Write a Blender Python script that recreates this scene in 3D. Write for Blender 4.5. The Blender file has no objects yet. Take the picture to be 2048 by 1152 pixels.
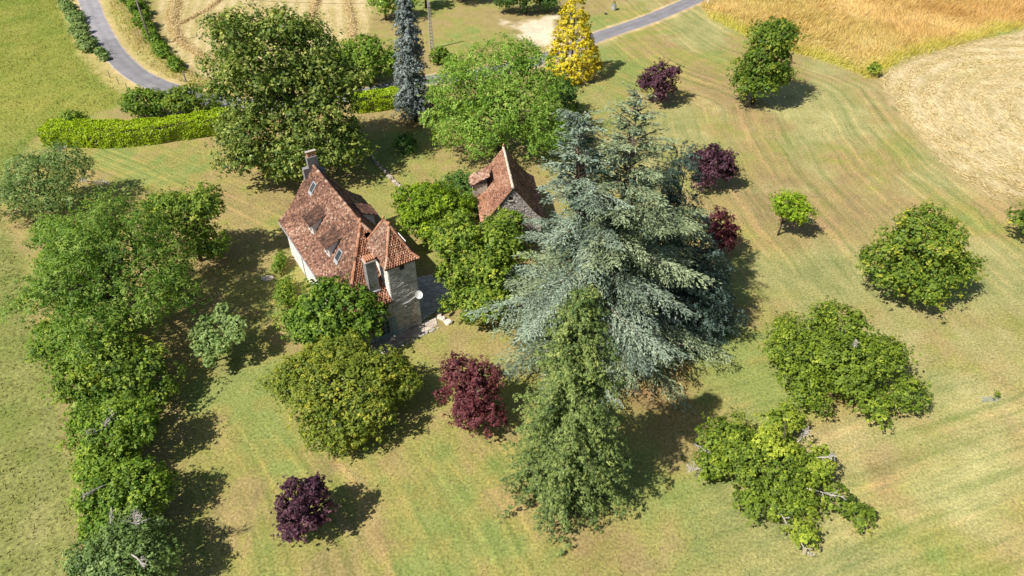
import bpy, math, random
import numpy as np
from mathutils import Vector

# ------------------------------------------------------------------ camera, sky, sun, exposure
sc = bpy.context.scene
col = sc.collection
CAM_H, PITCH = 44.0, 39.5
cam = bpy.data.cameras.new('camera')
cam.sensor_width = 36.0
cam.lens = 36.0 * 1400.0 / 2048.0
cam.clip_start, cam.clip_end = 0.5, 6000.0
camo = bpy.data.objects.new('camera', cam)
camo.location = (0, 0, CAM_H)
camo.rotation_euler = (math.radians(90 - PITCH), 0, 0)
col.objects.link(camo)
sc.camera = camo

SUN_AZ, SUN_EL = 35.5, 51.0          # direction the light travels (from +x towards +y), height of the sun
world = bpy.data.worlds.new('World')
sc.world = world
world.use_nodes = True
wn = world.node_tree
wn.nodes.clear()
sky = wn.nodes.new('ShaderNodeTexSky')
sky.sky_type = 'NISHITA'
sky.sun_disc = False
sky.sun_elevation = math.radians(SUN_EL)
sky.sun_rotation = math.radians(270 - SUN_AZ)
sky.altitude = 150
sky.dust_density = 1.5
bg = wn.nodes.new('ShaderNodeBackground')
bg.inputs[1].default_value = 0.07
wo = wn.nodes.new('ShaderNodeOutputWorld')
wn.links.new(sky.outputs[0], bg.inputs[0])
wn.links.new(bg.outputs[0], wo.inputs[0])

sun = bpy.data.lights.new('sun', 'SUN')
sun.energy = 5.0
sun.angle = math.radians(0.55)
sun.color = (1.0, 0.945, 0.86)
suno = bpy.data.objects.new('sun', sun)
ce = math.cos(math.radians(SUN_EL))
sdir = Vector((math.cos(math.radians(SUN_AZ)) * ce, math.sin(math.radians(SUN_AZ)) * ce, -math.sin(math.radians(SUN_EL))))
suno.rotation_euler = sdir.to_track_quat('-Z', 'Y').to_euler()
suno.location = (-60, -30, 90)
col.objects.link(suno)
sc.view_settings.view_transform = 'Standard'
sc.view_settings.look = 'None'
sc.view_settings.gamma = 1.0
sc.view_settings.use_curve_mapping = False
sc.view_settings.exposure = 0.55

# ------------------------------------------------------------------ helpers
R0 = np.random.default_rng(7)


def tag(o, label=None, cat=None, group=None, kind=None):
    if label: o['label'] = label
    if cat: o['category'] = cat
    if group: o['group'] = group
    if kind: o['kind'] = kind
    return o


def empty(name, loc, rz=0.0):
    o = bpy.data.objects.new(name, None)
    o.location = loc
    o.rotation_euler = (0, 0, rz)
    o.empty_display_size = 0.3
    col.objects.link(o)
    return o


def mesh_data(name, V, Fc, mat, colr=None, smooth=False):
    """V (n,3); Fc list of faces or an (m,k) array; colr (n,3) per-vertex colour."""
    me = bpy.data.meshes.new(name)
    V = np.asarray(V, np.float32)
    if isinstance(Fc, np.ndarray):
        m, k = Fc.shape
        me.vertices.add(len(V))
        me.vertices.foreach_set('co', V.ravel())
        me.loops.add(m * k)
        me.loops.foreach_set('vertex_index', Fc.astype(np.int32).ravel())
        me.polygons.add(m)
        me.polygons.foreach_set('loop_start', np.arange(0, m * k, k, dtype=np.int32))
        me.polygons.foreach_set('loop_total', np.full(m, k, np.int32))
        me.update(calc_edges=True)
    else:
        me.from_pydata([tuple(map(float, v)) for v in V], [], [tuple(map(int, f)) for f in Fc])
        me.update()
    if colr is not None:
        at = me.color_attributes.new('Col', 'FLOAT_COLOR', 'POINT')
        c4 = np.ones((len(V), 4), np.float32)
        c4[:, :3] = colr
        at.data.foreach_set('color', c4.ravel())
    if mat is not None:
        me.materials.append(mat)
    if smooth:
        me.polygons.foreach_set('use_smooth', np.ones(len(me.polygons), bool))
    return me


def build(name, V, Fc, mat, parent=None, colr=None, smooth=False):
    o = bpy.data.objects.new(name, mesh_data(name, V, Fc, mat, colr, smooth))
    col.objects.link(o)
    if parent is not None:
        o.parent = parent
    return o


class MB:
    """collects boxes, tubes and polygons into one mesh"""
    def __init__(self):
        self.V, self.F, self.C = [], [], []

    def add(self, V, F, c=None):
        b = len(self.V)
        self.V += [tuple(v) for v in V]
        self.F += [tuple(i + b for i in f) for f in F]
        self.C += [c if c is not None else (1, 1, 1)] * len(V)
        return self

    def box(self, x0, x1, y0, y1, z0, z1, c=None, top=None):
        t = top or (0, 0, 0, 0)
        V = [(x0, y0, z0), (x1, y0, z0), (x1, y1, z0), (x0, y1, z0), (x0 + t[0], y0 + t[2], z1), (x1 - t[1], y0 + t[2], z1), (x1 - t[1], y1 - t[3], z1), (x0 + t[0], y1 - t[3], z1)]
        return self.add(V, [(3, 2, 1, 0), (4, 5, 6, 7), (0, 1, 5, 4), (1, 2, 6, 5), (2, 3, 7, 6), (3, 0, 4, 7)], c)

    def prism(self, poly, z0, z1, c=None, inset=0.0):
        n = len(poly)
        cx = sum(p[0] for p in poly) / n
        cy = sum(p[1] for p in poly) / n
        k = 1 - inset
        V = [(p[0], p[1], z0) for p in poly] + [(cx + (p[0] - cx) * k, cy + (p[1] - cy) * k, z1) for p in poly]
        return self.add(V, [tuple(range(n - 1, -1, -1)), tuple(range(n, 2 * n))] + [(i, (i + 1) % n, n + (i + 1) % n, n + i) for i in range(n)], c)

    def tube(self, pts, rad, n=7, c=None, cap=True):
        V, F = tube(pts, rad, n, cap)
        return self.add(V, F, c)

    def build(self, name, mat, parent=None, colr=False, smooth=False):
        return build(name, np.array(self.V), self.F, mat, parent, np.array(self.C) if colr else None, smooth)


def tube(pts, rad, n=7, cap=True):
    pts = [Vector(p) for p in pts]
    V, F = [], []
    for i, p in enumerate(pts):
        d = (pts[min(i + 1, len(pts) - 1)] - pts[max(i - 1, 0)]).normalized()
        ref = Vector((0, 0, 1)) if abs(d.z) < 0.9 else Vector((1, 0, 0))
        s = d.cross(ref).normalized()
        t = s.cross(d)
        for k in range(n):
            a = 2 * math.pi * k / n
            V.append(tuple(p + (s * math.cos(a) + t * math.sin(a)) * rad[i]))
    for i in range(len(pts) - 1):
        for k in range(n):
            F.append((i * n + k, i * n + (k + 1) % n, (i + 1) * n + (k + 1) % n, (i + 1) * n + k))
    if cap:
        F.append(tuple(range(n - 1, -1, -1)))
        b = (len(pts) - 1) * n
        F.append(tuple(range(b, b + n)))
    return V, F


def hash2(ix, iy, seed):
    h = (ix.astype(np.int64) * 374761393 + iy.astype(np.int64) * 668265263 + seed * 1442695041) & 0x7fffffff
    h = ((h ^ (h >> 13)) * 1274126177) & 0x7fffffff
    return ((h ^ (h >> 16)) & 0xffff) / 65535.0


def vnoise(x, y, scale, seed):
    x, y = np.asarray(x) / scale, np.asarray(y) / scale
    ix, iy = np.floor(x), np.floor(y)
    fx, fy = x - ix, y - iy
    fx, fy = fx * fx * (3 - 2 * fx), fy * fy * (3 - 2 * fy)
    a = hash2(ix, iy, seed); b = hash2(ix + 1, iy, seed); c = hash2(ix, iy + 1, seed); d = hash2(ix + 1, iy + 1, seed)
    return (a * (1 - fx) + b * fx) * (1 - fy) + (c * (1 - fx) + d * fx) * fy


def fbm(x, y, scale, seed, oct=4):
    t, a, s = 0, 0.5, 0
    for i in range(oct):
        t = t + a * vnoise(x, y, scale / 2 ** i, seed + 17 * i)
        s += a
        a *= 0.55
    return t / s


def sm(a, b, x):
    t = np.clip((x - a) / (b - a), 0, 1)
    return t * t * (3 - 2 * t)


def seg_dist(x, y, pts):
    d = np.full(np.shape(x), 1e9)
    for (x0, y0), (x1, y1) in zip(pts[:-1], pts[1:]):
        ex, ey = x1 - x0, y1 - y0
        t = np.clip(((x - x0) * ex + (y - y0) * ey) / (ex * ex + ey * ey), 0, 1)
        d = np.minimum(d, np.hypot(x - x0 - t * ex, y - y0 - t * ey))
    return d


def inside(x, y, poly):
    r = np.zeros(np.shape(x), bool)
    n = len(poly)
    for i in range(n):
        (x0, y0), (x1, y1) = poly[i], poly[(i + 1) % n]
        if y0 == y1: continue
        c = ((y0 > y) != (y1 > y)) & (x < (x1 - x0) * (y - y0) / (y1 - y0) + x0)
        r ^= c
    return r


def sdist(x, y, poly):
    d = seg_dist(x, y, poly + [poly[0]])
    return np.where(inside(x, y, poly), -d, d)


def catmull(pts, n):
    pts = [np.array(p, float) for p in pts]
    out = []
    P = [2 * pts[0] - pts[1]] + pts + [2 * pts[-1] - pts[-2]]
    for i in range(1, len(P) - 2):
        for k in range(n):
            t = k / n
            a, b, c, d = P[i - 1], P[i], P[i + 1], P[i + 2]
            out.append(0.5 * (2 * b + (c - a) * t + (2 * a - 5 * b + 4 * c - d) * t * t + (3 * b - a - 3 * c + d) * t ** 3))
    out.append(pts[-1])
    return out


# ------------------------------------------------------------------ materials
def new_mat(name):
    m = bpy.data.materials.new(name)
    m.use_nodes = True
    nt = m.node_tree
    nt.nodes.clear()
    out = nt.nodes.new('ShaderNodeOutputMaterial')
    return m, nt, out


def N(nt, typ, **kw):
    n = nt.nodes.new(typ)
    for k, v in kw.items():
        if k.startswith('i_'):
            n.inputs[int(k[2:]) if k[2:].isdigit() else k[2:]].default_value = v
        else:
            setattr(n, k, v)
    return n


def noise(nt, vec, scale, detail=3.0, rough=0.55):
    n = N(nt, 'ShaderNodeTexNoise')
    n.inputs['Scale'].default_value = scale
    n.inputs['Detail'].default_value = detail
    n.inputs['Roughness'].default_value = rough
    if vec is not None:
        nt.links.new(vec, n.inputs['Vector'])
    return n.outputs['Fac']


def ramp(nt, fac, stops):
    r = N(nt, 'ShaderNodeValToRGB')
    el = r.color_ramp.elements
    while len(el) < len(stops): el.new(0.5)
    for e, (p, c) in zip(el, stops):
        e.position = p
        e.color = (*c, 1) if len(c) == 3 else c
    nt.links.new(fac, r.inputs[0])
    return r.outputs[0]


def mixc(nt, fac, a, b, mode='MIX'):
    m = N(nt, 'ShaderNodeMix', data_type='RGBA', blend_type=mode)
    for sock, v in ((m.inputs[0], fac), (m.inputs[6], a), (m.inputs[7], b)):
        if isinstance(v, (int, float)): sock.default_value = v
        elif isinstance(v, tuple): sock.default_value = (*v, 1)
        else: nt.links.new(v, sock)
    return m.outputs[2]


def finish(nt, out, colour, rough=0.9, bump=None, bstr=0.3, bdist=0.05, spec=0.2, metal=0.0):
    b = N(nt, 'ShaderNodeBsdfPrincipled')
    b.inputs['Roughness'].default_value = rough
    b.inputs['Specular IOR Level'].default_value = spec
    b.inputs['Metallic'].default_value = metal
    if isinstance(colour, tuple): b.inputs['Base Color'].default_value = (*colour, 1)
    else: nt.links.new(colour, b.inputs['Base Color'])
    if bump is not None:
        bn = N(nt, 'ShaderNodeBump')
        bn.inputs['Strength'].default_value = bstr
        bn.inputs['Distance'].default_value = bdist
        nt.links.new(bump, bn.inputs['Height'])
        nt.links.new(bn.outputs[0], b.inputs['Normal'])
    nt.links.new(b.outputs[0], out.inputs[0])
    return b


def ground_mat(name, speck=(0.62, 1.38), fine=26.0, stretch=None, bstr=0.6, mow=False):
    m, nt, out = new_mat(name)
    at = N(nt, 'ShaderNodeAttribute', attribute_name='Col')
    gv = N(nt, 'ShaderNodeNewGeometry').outputs['Position']
    if stretch:
        mp = N(nt, 'ShaderNodeMapping')
        mp.inputs['Rotation'].default_value = (0, 0, stretch[0])
        mp.inputs['Scale'].default_value = (stretch[1], stretch[2], 1)
        nt.links.new(gv, mp.inputs['Vector'])
        fv = mp.outputs[0]
    else:
        fv = gv
    n1 = noise(nt, fv, fine * 0.16, 4, 0.65)
    n2 = noise(nt, fv, fine * 0.5, 3, 0.7)
    n3 = noise(nt, gv, 0.55, 4, 0.6)
    a = ramp(nt, n1, [(0.25, (speck[0],) * 3), (0.75, (speck[1],) * 3)])
    b = ramp(nt, n2, [(0.25, (speck[0] * 1.05,) * 3), (0.75, (speck[1] * 0.97,) * 3)])
    c = ramp(nt, n3, [(0.3, (0.88, 0.9, 0.86)), (0.7, (1.12, 1.1, 1.12))])
    x = mixc(nt, 1.0, at.outputs['Color'], a, 'MULTIPLY')
    x = mixc(nt, 1.0, x, b, 'MULTIPLY')
    x = mixc(nt, 1.0, x, c, 'MULTIPLY')
    if mow:                                   # streaks left by the mower, running along the stored mowing coordinates
        su = N(nt, 'ShaderNodeSeparateXYZ'); sw = N(nt, 'ShaderNodeSeparateXYZ')
        nt.links.new(N(nt, 'ShaderNodeAttribute', attribute_name='MowU').outputs['Vector'], su.inputs[0])
        nt.links.new(N(nt, 'ShaderNodeAttribute', attribute_name='MowW').outputs['Vector'], sw.inputs[0])
        sp = N(nt, 'ShaderNodeSeparateXYZ')
        nt.links.new(gv, sp.inputs[0])
        for k in range(3):
            cb = N(nt, 'ShaderNodeCombineXYZ')
            for q, (sock, f) in enumerate(((su.outputs[k], 1.25), (sp.outputs[0], 0.05), (sp.outputs[1], 0.05))):
                mm = N(nt, 'ShaderNodeMath', operation='MULTIPLY')
                nt.links.new(sock, mm.inputs[0]); mm.inputs[1].default_value = f
                nt.links.new(mm.outputs[0], cb.inputs[q])
            nn = noise(nt, cb.outputs[0], 1.0, 3.0, 0.6)
            tone = ramp(nt, nn, [(0.32, (0.74, 0.82, 0.72)), (0.47, (1.0, 1.0, 1.0)), (0.56, (1.05, 1.02, 1.0)), (0.68, (1.32, 1.20, 1.22))])
            y2 = mixc(nt, 1.0, x, tone, 'MULTIPLY')
            x = mixc(nt, sw.outputs[k], x, y2)
    finish(nt, out, x, 0.95, n2, bstr, 0.06, 0.05)
    return m


def attr_mat(name, rough=0.85, nscale=9.0, amt=(0.75, 1.25), bstr=0.4, spec=0.2, bdist=0.02, stain=None):
    m, nt, out = new_mat(name)
    at = N(nt, 'ShaderNodeAttribute', attribute_name='Col')
    gv = N(nt, 'ShaderNodeNewGeometry').outputs['Position']
    n1 = noise(nt, gv, nscale, 4, 0.65)
    x = mixc(nt, 1.0, at.outputs['Color'], ramp(nt, n1, [(0.28, (amt[0],) * 3), (0.72, (amt[1],) * 3)]), 'MULTIPLY')
    if stain:
        n2 = noise(nt, gv, stain[0], 5, 0.7)
        f = ramp(nt, n2, [(stain[1], (0, 0, 0)), (stain[2], (1, 1, 1))])
        x = mixc(nt, f, x, stain[3])
    finish(nt, out, x, rough, n1, bstr, bdist, spec)
    return m


def flat_mat(name, c0, c1, nscale=6.0, rough=0.8, bstr=0.25, bdist=0.02, spec=0.25, metal=0.0, stain=None):
    m, nt, out = new_mat(name)
    gv = N(nt, 'ShaderNodeNewGeometry').outputs['Position']
    n1 = noise(nt, gv, nscale, 5, 0.65)
    x = ramp(nt, n1, [(0.3, c0), (0.7, c1)])
    if stain:
        n2 = noise(nt, gv, stain[0], 5, 0.7)
        x = mixc(nt, ramp(nt, n2, [(stain[1], (0, 0, 0)), (stain[2], (1, 1, 1))]), x, stain[3])
    finish(nt, out, x, rough, n1, bstr, bdist, spec, metal)
    return m


def leaf_mat(name, trans=0.35, gloss=0.06, rough=0.5):
    m, nt, out = new_mat(name)
    at = N(nt, 'ShaderNodeAttribute', attribute_name='Col')
    d = N(nt, 'ShaderNodeBsdfDiffuse')
    t = N(nt, 'ShaderNodeBsdfTranslucent')
    g = N(nt, 'ShaderNodeBsdfGlossy')
    g.inputs['Roughness'].default_value = rough
    g.inputs['Color'].default_value = (1, 1, 1, 1)
    nt.links.new(at.outputs['Color'], d.inputs['Color'])
    tc = mixc(nt, 1.0, at.outputs['Color'], (1.25, 1.25, 0.7), 'MULTIPLY')
    nt.links.new(tc, t.inputs['Color'])
    m1 = N(nt, 'ShaderNodeMixShader'); m1.inputs[0].default_value = trans
    m2 = N(nt, 'ShaderNodeMixShader'); m2.inputs[0].default_value = gloss
    nt.links.new(d.outputs[0], m1.inputs[1]); nt.links.new(t.outputs[0], m1.inputs[2])
    nt.links.new(m1.outputs[0], m2.inputs[1]); nt.links.new(g.outputs[0], m2.inputs[2])
    nt.links.new(m2.outputs[0], out.inputs[0])
    return m


M = {}
M['grass'] = ground_mat('mown_grass', (0.50, 1.48), 30.0, mow=True)
M['pasture'] = ground_mat('pasture_grass', (0.5, 1.5), 18.0)
M['straw'] = ground_mat('cut_straw', (0.6, 1.36), 20.0, (0.5, 1.0, 0.22))
M['hay'] = ground_mat('hay_stubble', (0.66, 1.32), 18.0, (1.2, 1.0, 0.25))
M['gold'] = ground_mat('tall_dry_grass', (0.55, 1.4), 14.0, (0.3, 1.0, 0.5))
M['leaf'] = leaf_mat('broad_leaf', 0.38, 0.012, 0.55)
M['needle'] = leaf_mat('conifer_needle', 0.22, 0.012, 0.55)
M['laurel'] = leaf_mat('laurel_leaf', 0.3, 0.015, 0.45)
M['blade'] = leaf_mat('dry_blade', 0.35, 0.0, 0.6)
M['bark'] = flat_mat('bark', (0.05, 0.04, 0.03), (0.15, 0.12, 0.09), 8.0, 0.95, 0.8, 0.05, 0.1)
M['dead'] = flat_mat('dead_wood', (0.30, 0.27, 0.24), (0.52, 0.48, 0.44), 8.0, 0.9, 0.4, 0.02, 0.1)
M['tile'] = attr_mat('roof_tile', 0.9, 7.0, (0.72, 1.25), 0.5, 0.15, 0.02, (2.6, 0.6, 0.74, (0.10, 0.085, 0.06)))
M['batten'] = flat_mat('roof_underlay', (0.10, 0.05, 0.035), (0.16, 0.08, 0.05), 5.0, 0.95)
M['stone'] = attr_mat('wall_stone', 0.92, 11.0, (0.7, 1.25), 0.6, 0.15, 0.03)
M['mortar'] = flat_mat('lime_mortar', (0.33, 0.29, 0.24), (0.44, 0.40, 0.34), 5.0, 0.95, 0.5, 0.03)
M['render'] = flat_mat('white_render', (0.62, 0.59, 0.54), (0.78, 0.75, 0.70), 2.2, 0.9, 0.2, 0.02, 0.2, stain=(0.9, 0.58, 0.8, (0.5, 0.45, 0.38)))
M['cement'] = flat_mat('grey_cement', (0.16, 0.155, 0.15), (0.27, 0.26, 0.25), 3.5, 0.92, 0.4, 0.03, 0.15, stain=(2.0, 0.55, 0.75, (0.10, 0.10, 0.095)))
M['concrete'] = flat_mat('pole_concrete', (0.33, 0.31, 0.28), (0.45, 0.42, 0.38), 6.0, 0.9)
M['wood'] = flat_mat('weathered_wood', (0.14, 0.12, 0.10), (0.27, 0.24, 0.21), 7.0, 0.9)
M['terracotta'] = flat_mat('terracotta', (0.42, 0.19, 0.10), (0.55, 0.28, 0.16), 6.0, 0.85)
M['blue'] = flat_mat('grey_blue_paint', (0.17, 0.23, 0.26), (0.24, 0.31, 0.34), 5.0, 0.65)
M['zinc'] = flat_mat('zinc_sheet', (0.36, 0.37, 0.38), (0.50, 0.51, 0.52), 5.0, 0.45, 0.1, 0.01, 0.4, 0.4)
M['white'] = flat_mat('white_paint', (0.70, 0.69, 0.67), (0.82, 0.81, 0.79), 8.0, 0.5)
M['dark'] = flat_mat('dark_opening', (0.012, 0.012, 0.012), (0.03, 0.028, 0.025), 5.0, 0.9)
M['glass'] = flat_mat('window_glass', (0.03, 0.035, 0.04), (0.05, 0.055, 0.06), 2.0, 0.08, 0.0, 0.01, 0.6)
M['wire'] = flat_mat('cable', (0.03, 0.03, 0.03), (0.06, 0.06, 0.06), 5.0, 0.6)
M['plastic'] = flat_mat('green_mesh', (0.25, 0.29, 0.27), (0.38, 0.42, 0.40), 12.0, 0.6)
M['paving'] = attr_mat('paving_stone', 0.9, 6.0, (0.75, 1.2), 0.5, 0.2, 0.03)

m, nt, out = new_mat('asphalt')
gv = N(nt, 'ShaderNodeNewGeometry').outputs['Position']
at = N(nt, 'ShaderNodeAttribute', attribute_name='Col')
n1 = noise(nt, gv, 14.0, 4, 0.7)
n2 = noise(nt, gv, 0.5, 4, 0.6)
x = mixc(nt, 1.0, at.outputs['Color'], ramp(nt, n1, [(0.3, (0.82,) * 3), (0.7, (1.18,) * 3)]), 'MULTIPLY')
x = mixc(nt, 1.0, x, ramp(nt, n2, [(0.3, (0.85,) * 3), (0.7, (1.15,) * 3)]), 'MULTIPLY')
finish(nt, out, x, 0.9, n1, 0.3, 0.02, 0.25)
M['asphalt'] = m

# ------------------------------------------------------------------ ground: lawn, pasture, fields and road (metres; camera stands above the origin)
PASTURE = [(-158.9, 163.4), (-100.8, 163.4), (-89.4, 142.7), (-82.3, 131.1), (-70.9, 114.1), (-59.3, 100.6), (-56.4, 95.8), (-64.0, 85.4), (-63.0, 77.7), (-58.5, 67.4), (-51.1, 57.9), (-45.1, 48.7), (-39.0, 41.0), (-35.4, 35.7), (-31.6, 29.3), (-27.3, 20.3), (-27.3, 0), (-160, 0)]
HAYFIELD = [(-79.1, 163.4), (-67.3, 136.7), (-58.6, 118.6), (-52.7, 109.8), (-45.6, 103.0), (-41.5, 102.0), (-31.3, 119.8), (-25.2, 122.1), (-26.4, 133.9), (-31.5, 163.4)]
GOLD = [(41.6, 163.4), (36.3, 138.2), (37.0, 131.1), (41.6, 122.1), (47.2, 115.2), (52.6, 109.2), (55.6, 104.3), (63.2, 111.5), (74.5, 118.1), (92.2, 127.2), (128.1, 145.9), (145.9, 163.4)]
STRAW = [(56.8, 104.3), (55.4, 97.6), (54.5, 86.4), (54.4, 77.7), (55.1, 72.3), (55.9, 69.3), (60.7, 70.1), (79.8, 72.9), (140.7, 142.7), (126.3, 143.3), (91.5, 125.9), (74.0, 117.0), (62.8, 110.5)]
EDGE = [(31.8, 152.5), (35.8, 136.7), (41.2, 120.9), (46.8, 113.7), (52.5, 106.8), (55.5, 101.1), (54.2, 85.7), (54.1, 77.0), (55.0, 71.5), (56.1, 66.9), (56.9, 59.7), (58.4, 50.1)]
ROAD = [(-99.1, 169.4), (-90.2, 154.2), (-83.6, 142.7), (-74.9, 127.9), (-66.8, 115.6), (-59.3, 106.4), (-53.0, 101.3), (-46.0, 97.4), (-39.5, 95.5), (-33.6, 95.2), (-24.0, 98.1), (-14.9, 103.0), (-5.0, 106.6), (4.6, 111.9), (14.5, 121.9), (25.5, 131.7), (35.9, 142.7), (45.8, 154.2), (61.4, 171.4)]
PATCH = [(-2.2, 131.1), (1.5, 129.8), (8.8, 133.9), (7.3, 117.4), (3.1, 119.1), (1.0, 125.9)]
road_c = [tuple(p) for p in catmull(ROAD, 6)]

DRY = np.array([0.285, 0.230, 0.095]); BROWN = np.array([0.262, 0.200, 0.094]); YG = np.array([0.256, 0.242, 0.074]); GRN = np.array([0.202, 0.238, 0.070])
SAGE = np.array([0.265, 0.262, 0.110])


def gauss(x, y, cx, cy, r, ry=None):
    return np.exp(-(((x - cx) / r) ** 2 + ((y - cy) / (ry or r)) ** 2))


STRIPE = {}


def ground_colour(x, y):
    wob = (fbm(x, y, 5, 91) - 0.5) * 2.2
    big = fbm(x, y, 16, 3)
    mid = fbm(x, y, 5, 11)
    fin = fbm(x, y, 1.6, 23, 3)
    # lawn: dry, yellow-green and green patches, with mowing lines
    dry = 0.59 + 1.15 * (big - 0.5) + 0.95 * (mid - 0.5) + 0.9 * (fin - 0.5)
    for cx, cy, r, a in ((-28.1, 70, 4, .5), (-18, 34.7, 5, .3), (-3.2, 33.5, 5, .35), (5.4, 26, 4, .45), (16.5, 35, 4, .35), (27, 35.5, 4, .4), (39, 48.5, 6, .35),
                         (43, 78, 7, .3), (17, 78, 6, .2), (-6.7, 48.7, 2.5, .2), (25.5, 66, 5, .35), (29.5, 106, 8, .3), (31, 41, 4, .25), (35, 98, 7, .25), (40, 44, 6, .3),
                         (-19.2, 32, 4, -.5), (-4.5, 29, 4, -.45), (11, 29, 4, -.5), (31, 57, 6, -.4), (21, 55, 4, -.45), (30, 25, 7, -.35), (-35, 79, 6, -.25), (13, 80, 5, -.3),
                         (30, 88, 6, -.4), (22, 40, 5, -.4), (-14, 84, 7, -.5), (-9, 74, 4, -.5), (24, 45, 4, -.3), (38, 30, 6, -.25), (14, 45, 5, -.1), (-8, 122, 8, -.3), (20, 138, 8, -.1)):
        dry = dry + 0.75 * a * gauss(x + 3 * (mid - 0.5), y + 3 * (big - 0.5), cx, cy, r, r * 0.8)
    ue = seg_dist(x, y, EDGE) + (fbm(x, y, 9, 37) - 0.5) * 1.6 + (fbm(x, y, 2.5, 38, 2) - 0.5) * 0.35
    wa = sm(12, 20, x) * sm(44, 56, y) * (1 - sm(30, 44, ue))
    ub = -(x - 9.1) * 0.341 + (y - 23.5) * 0.940 + (fbm(x, y, 8, 41) - 0.5) * 0.8
    wb = sm(9, 18, x) * (1 - sm(38, 47, y))
    uc = (x + 15) * 0.91 + (y - 23) * 0.41 + (fbm(x, y, 10, 43) - 0.5) * 1.2 + 0.010 * (y - 22) ** 2
    wc = (1 - sm(0, 9, x)) * (1 - sm(33, 40, y)) * sm(-27, -22, x)
    ud = (x + 35) * 0.93 + (y - 70) * 0.10
    wd = (1 - sm(-24, -20, x)) * sm(58, 66, y) * (1 - sm(82, 86, y))
    STRIPE['u'] = np.stack([ue, ub, uc], -1)
    STRIPE['w'] = np.stack([np.clip(wa + 0.0, 0, 1), wb, np.clip(wc + wd, 0, 1)], -1)
    st = (wa * (np.sin(ue * 2 * np.pi / 1.3) + 0.35 * np.sin(ue * 2 * np.pi / 3.1 + 1)) * (0.5 + fbm(x, y, 12, 5)) + wb * (0.8 * np.sin(ub * 2 * np.pi / 1.25) + 0.5 * np.sin(ub * 2 * np.pi / 4.3)) * (0.4 + fbm(x, y, 10, 6))
          + wc * (0.8 * np.sin(uc * 2 * np.pi / 1.5) + 0.4 * np.sin(uc * 2 * np.pi / 5)) * (0.4 + fbm(x, y, 9, 8)) + wd * np.sin(ud * 2 * np.pi / 1.9) * 0.7)
    dry = dry + 0.06 * st
    # thin worn tracks left by the mower
    for pts in ([(-7.4, 22), (-10.3, 29.7), (-12.4, 32.0), (-14.6, 32.8)], [(-17.3, 20), (-18.8, 31)], [(-11.5, 21), (-13.2, 25)], [(0.2, 34.6), (-1.4, 36.4)], [(3.4, 29.4), (-2, 30.0)], [(-13.6, 50), (-5, 42), (0, 43)]):
        dry = dry + 0.35 * np.exp(-(seg_dist(x, y, pts) / 0.28) ** 2)
    c = np.empty(x.shape + (3,))
    t = np.clip(dry, 0, 1.2)[..., None]
    c[:] = GRN * (1 - sm(0.10, 0.42, t)) + YG * sm(0.10, 0.42, t) * (1 - sm(0.42, 0.72, t)) + DRY * sm(0.42, 0.72, t) * (1 - sm(0.8, 1.1, t)) + BROWN * sm(0.8, 1.1, t)
    sage = (0.75 * sm(0.42, 0.66, fbm(x, y, 11, 71)) * sm(5, 22, x))[..., None]
    c = c * (1 - sage) + SAGE * (0.8 + 0.5 * t) * sage
    pale = (sm(14, 34, x) * (1 - sm(30, 50, y)))[..., None]
    c = c * (1 + 0.16 * pale)
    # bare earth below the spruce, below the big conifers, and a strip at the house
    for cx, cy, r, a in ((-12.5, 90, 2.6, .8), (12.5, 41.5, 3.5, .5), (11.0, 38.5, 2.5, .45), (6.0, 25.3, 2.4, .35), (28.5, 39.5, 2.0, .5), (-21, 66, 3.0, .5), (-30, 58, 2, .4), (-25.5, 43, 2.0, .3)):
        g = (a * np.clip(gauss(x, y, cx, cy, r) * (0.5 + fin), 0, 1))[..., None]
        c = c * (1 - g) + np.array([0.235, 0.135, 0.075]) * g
    # pasture on the left
    d = sdist(x, y, PASTURE) + wob
    g = (1 - sm(-0.8, 0.8, d))[..., None]
    pb = np.clip(0.5 + 1.6 * (fbm(x, y, 9, 51) - 0.5) + 1.0 * (fbm(x, y, 2.2, 53) - 0.5), 0, 1)[..., None]
    far = sm(60, 95, y)[..., None]
    pg = np.array([0.140, 0.172, 0.042]) * (1 - pb) + np.array([0.245, 0.230, 0.085]) * pb
    pf = np.array([0.140, 0.185, 0.030]) * (1 - pb) + np.array([0.235, 0.232, 0.052]) * pb
    tr = np.exp(-(seg_dist(x, y, [(-43.5, 55), (-38, 38), (-34.5, 30), (-31, 22), (-29, 15)]) / 0.30) ** 2)[..., None] * (1 - far)
    pc = pg * (1 - far) + pf * far
    pc = pc * (1 - 0.35 * tr) + np.array([0.20, 0.19, 0.09]) * 0.35 * tr
    c = c * (1 - g) + pc * g
    # hay field
    d = sdist(x, y, HAYFIELD) + wob * 0.6
    g = (1 - sm(-0.7, 0.7, d))[..., None]
    hb = np.clip(0.5 + 1.5 * (fbm(x, y, 7, 61) - 0.5) + 0.35 * np.sin((x * 0.97 + 0.22 * y) * 2 * np.pi / 2.2 + 3 * fbm(x, y, 12, 62)), 0, 1)[..., None]
    c = c * (1 - g) + (np.array([0.345, 0.285, 0.12]) * (1 - hb) + np.array([0.48, 0.385, 0.21]) * hb) * g
    # tall golden meadow (ground below the grass)
    d = sdist(x, y, GOLD) + wob * 0.8
    g = (1 - sm(-0.8, 0.8, d))[..., None]
    c = c * (1 - g) + gold_colour(x, y) * 0.9 * g
    # cut straw
    d = sdist(x, y, STRAW) + wob * 0.7
    g = (1 - sm(-0.8, 0.8, d))[..., None]
    us = np.hypot(x - 83, y - 88)
    sb = np.clip(0.5 + 0.40 * np.sin(us * 2 * np.pi / 2.9 + 4 * fbm(x, y, 9, 72)) * fbm(x, y, 6, 75) + 1.3 * (fbm(x, y, 5, 73) - 0.5) + 0.7 * (fbm(x, y, 1.2, 76, 2) - 0.5), 0, 1)[..., None]
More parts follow.
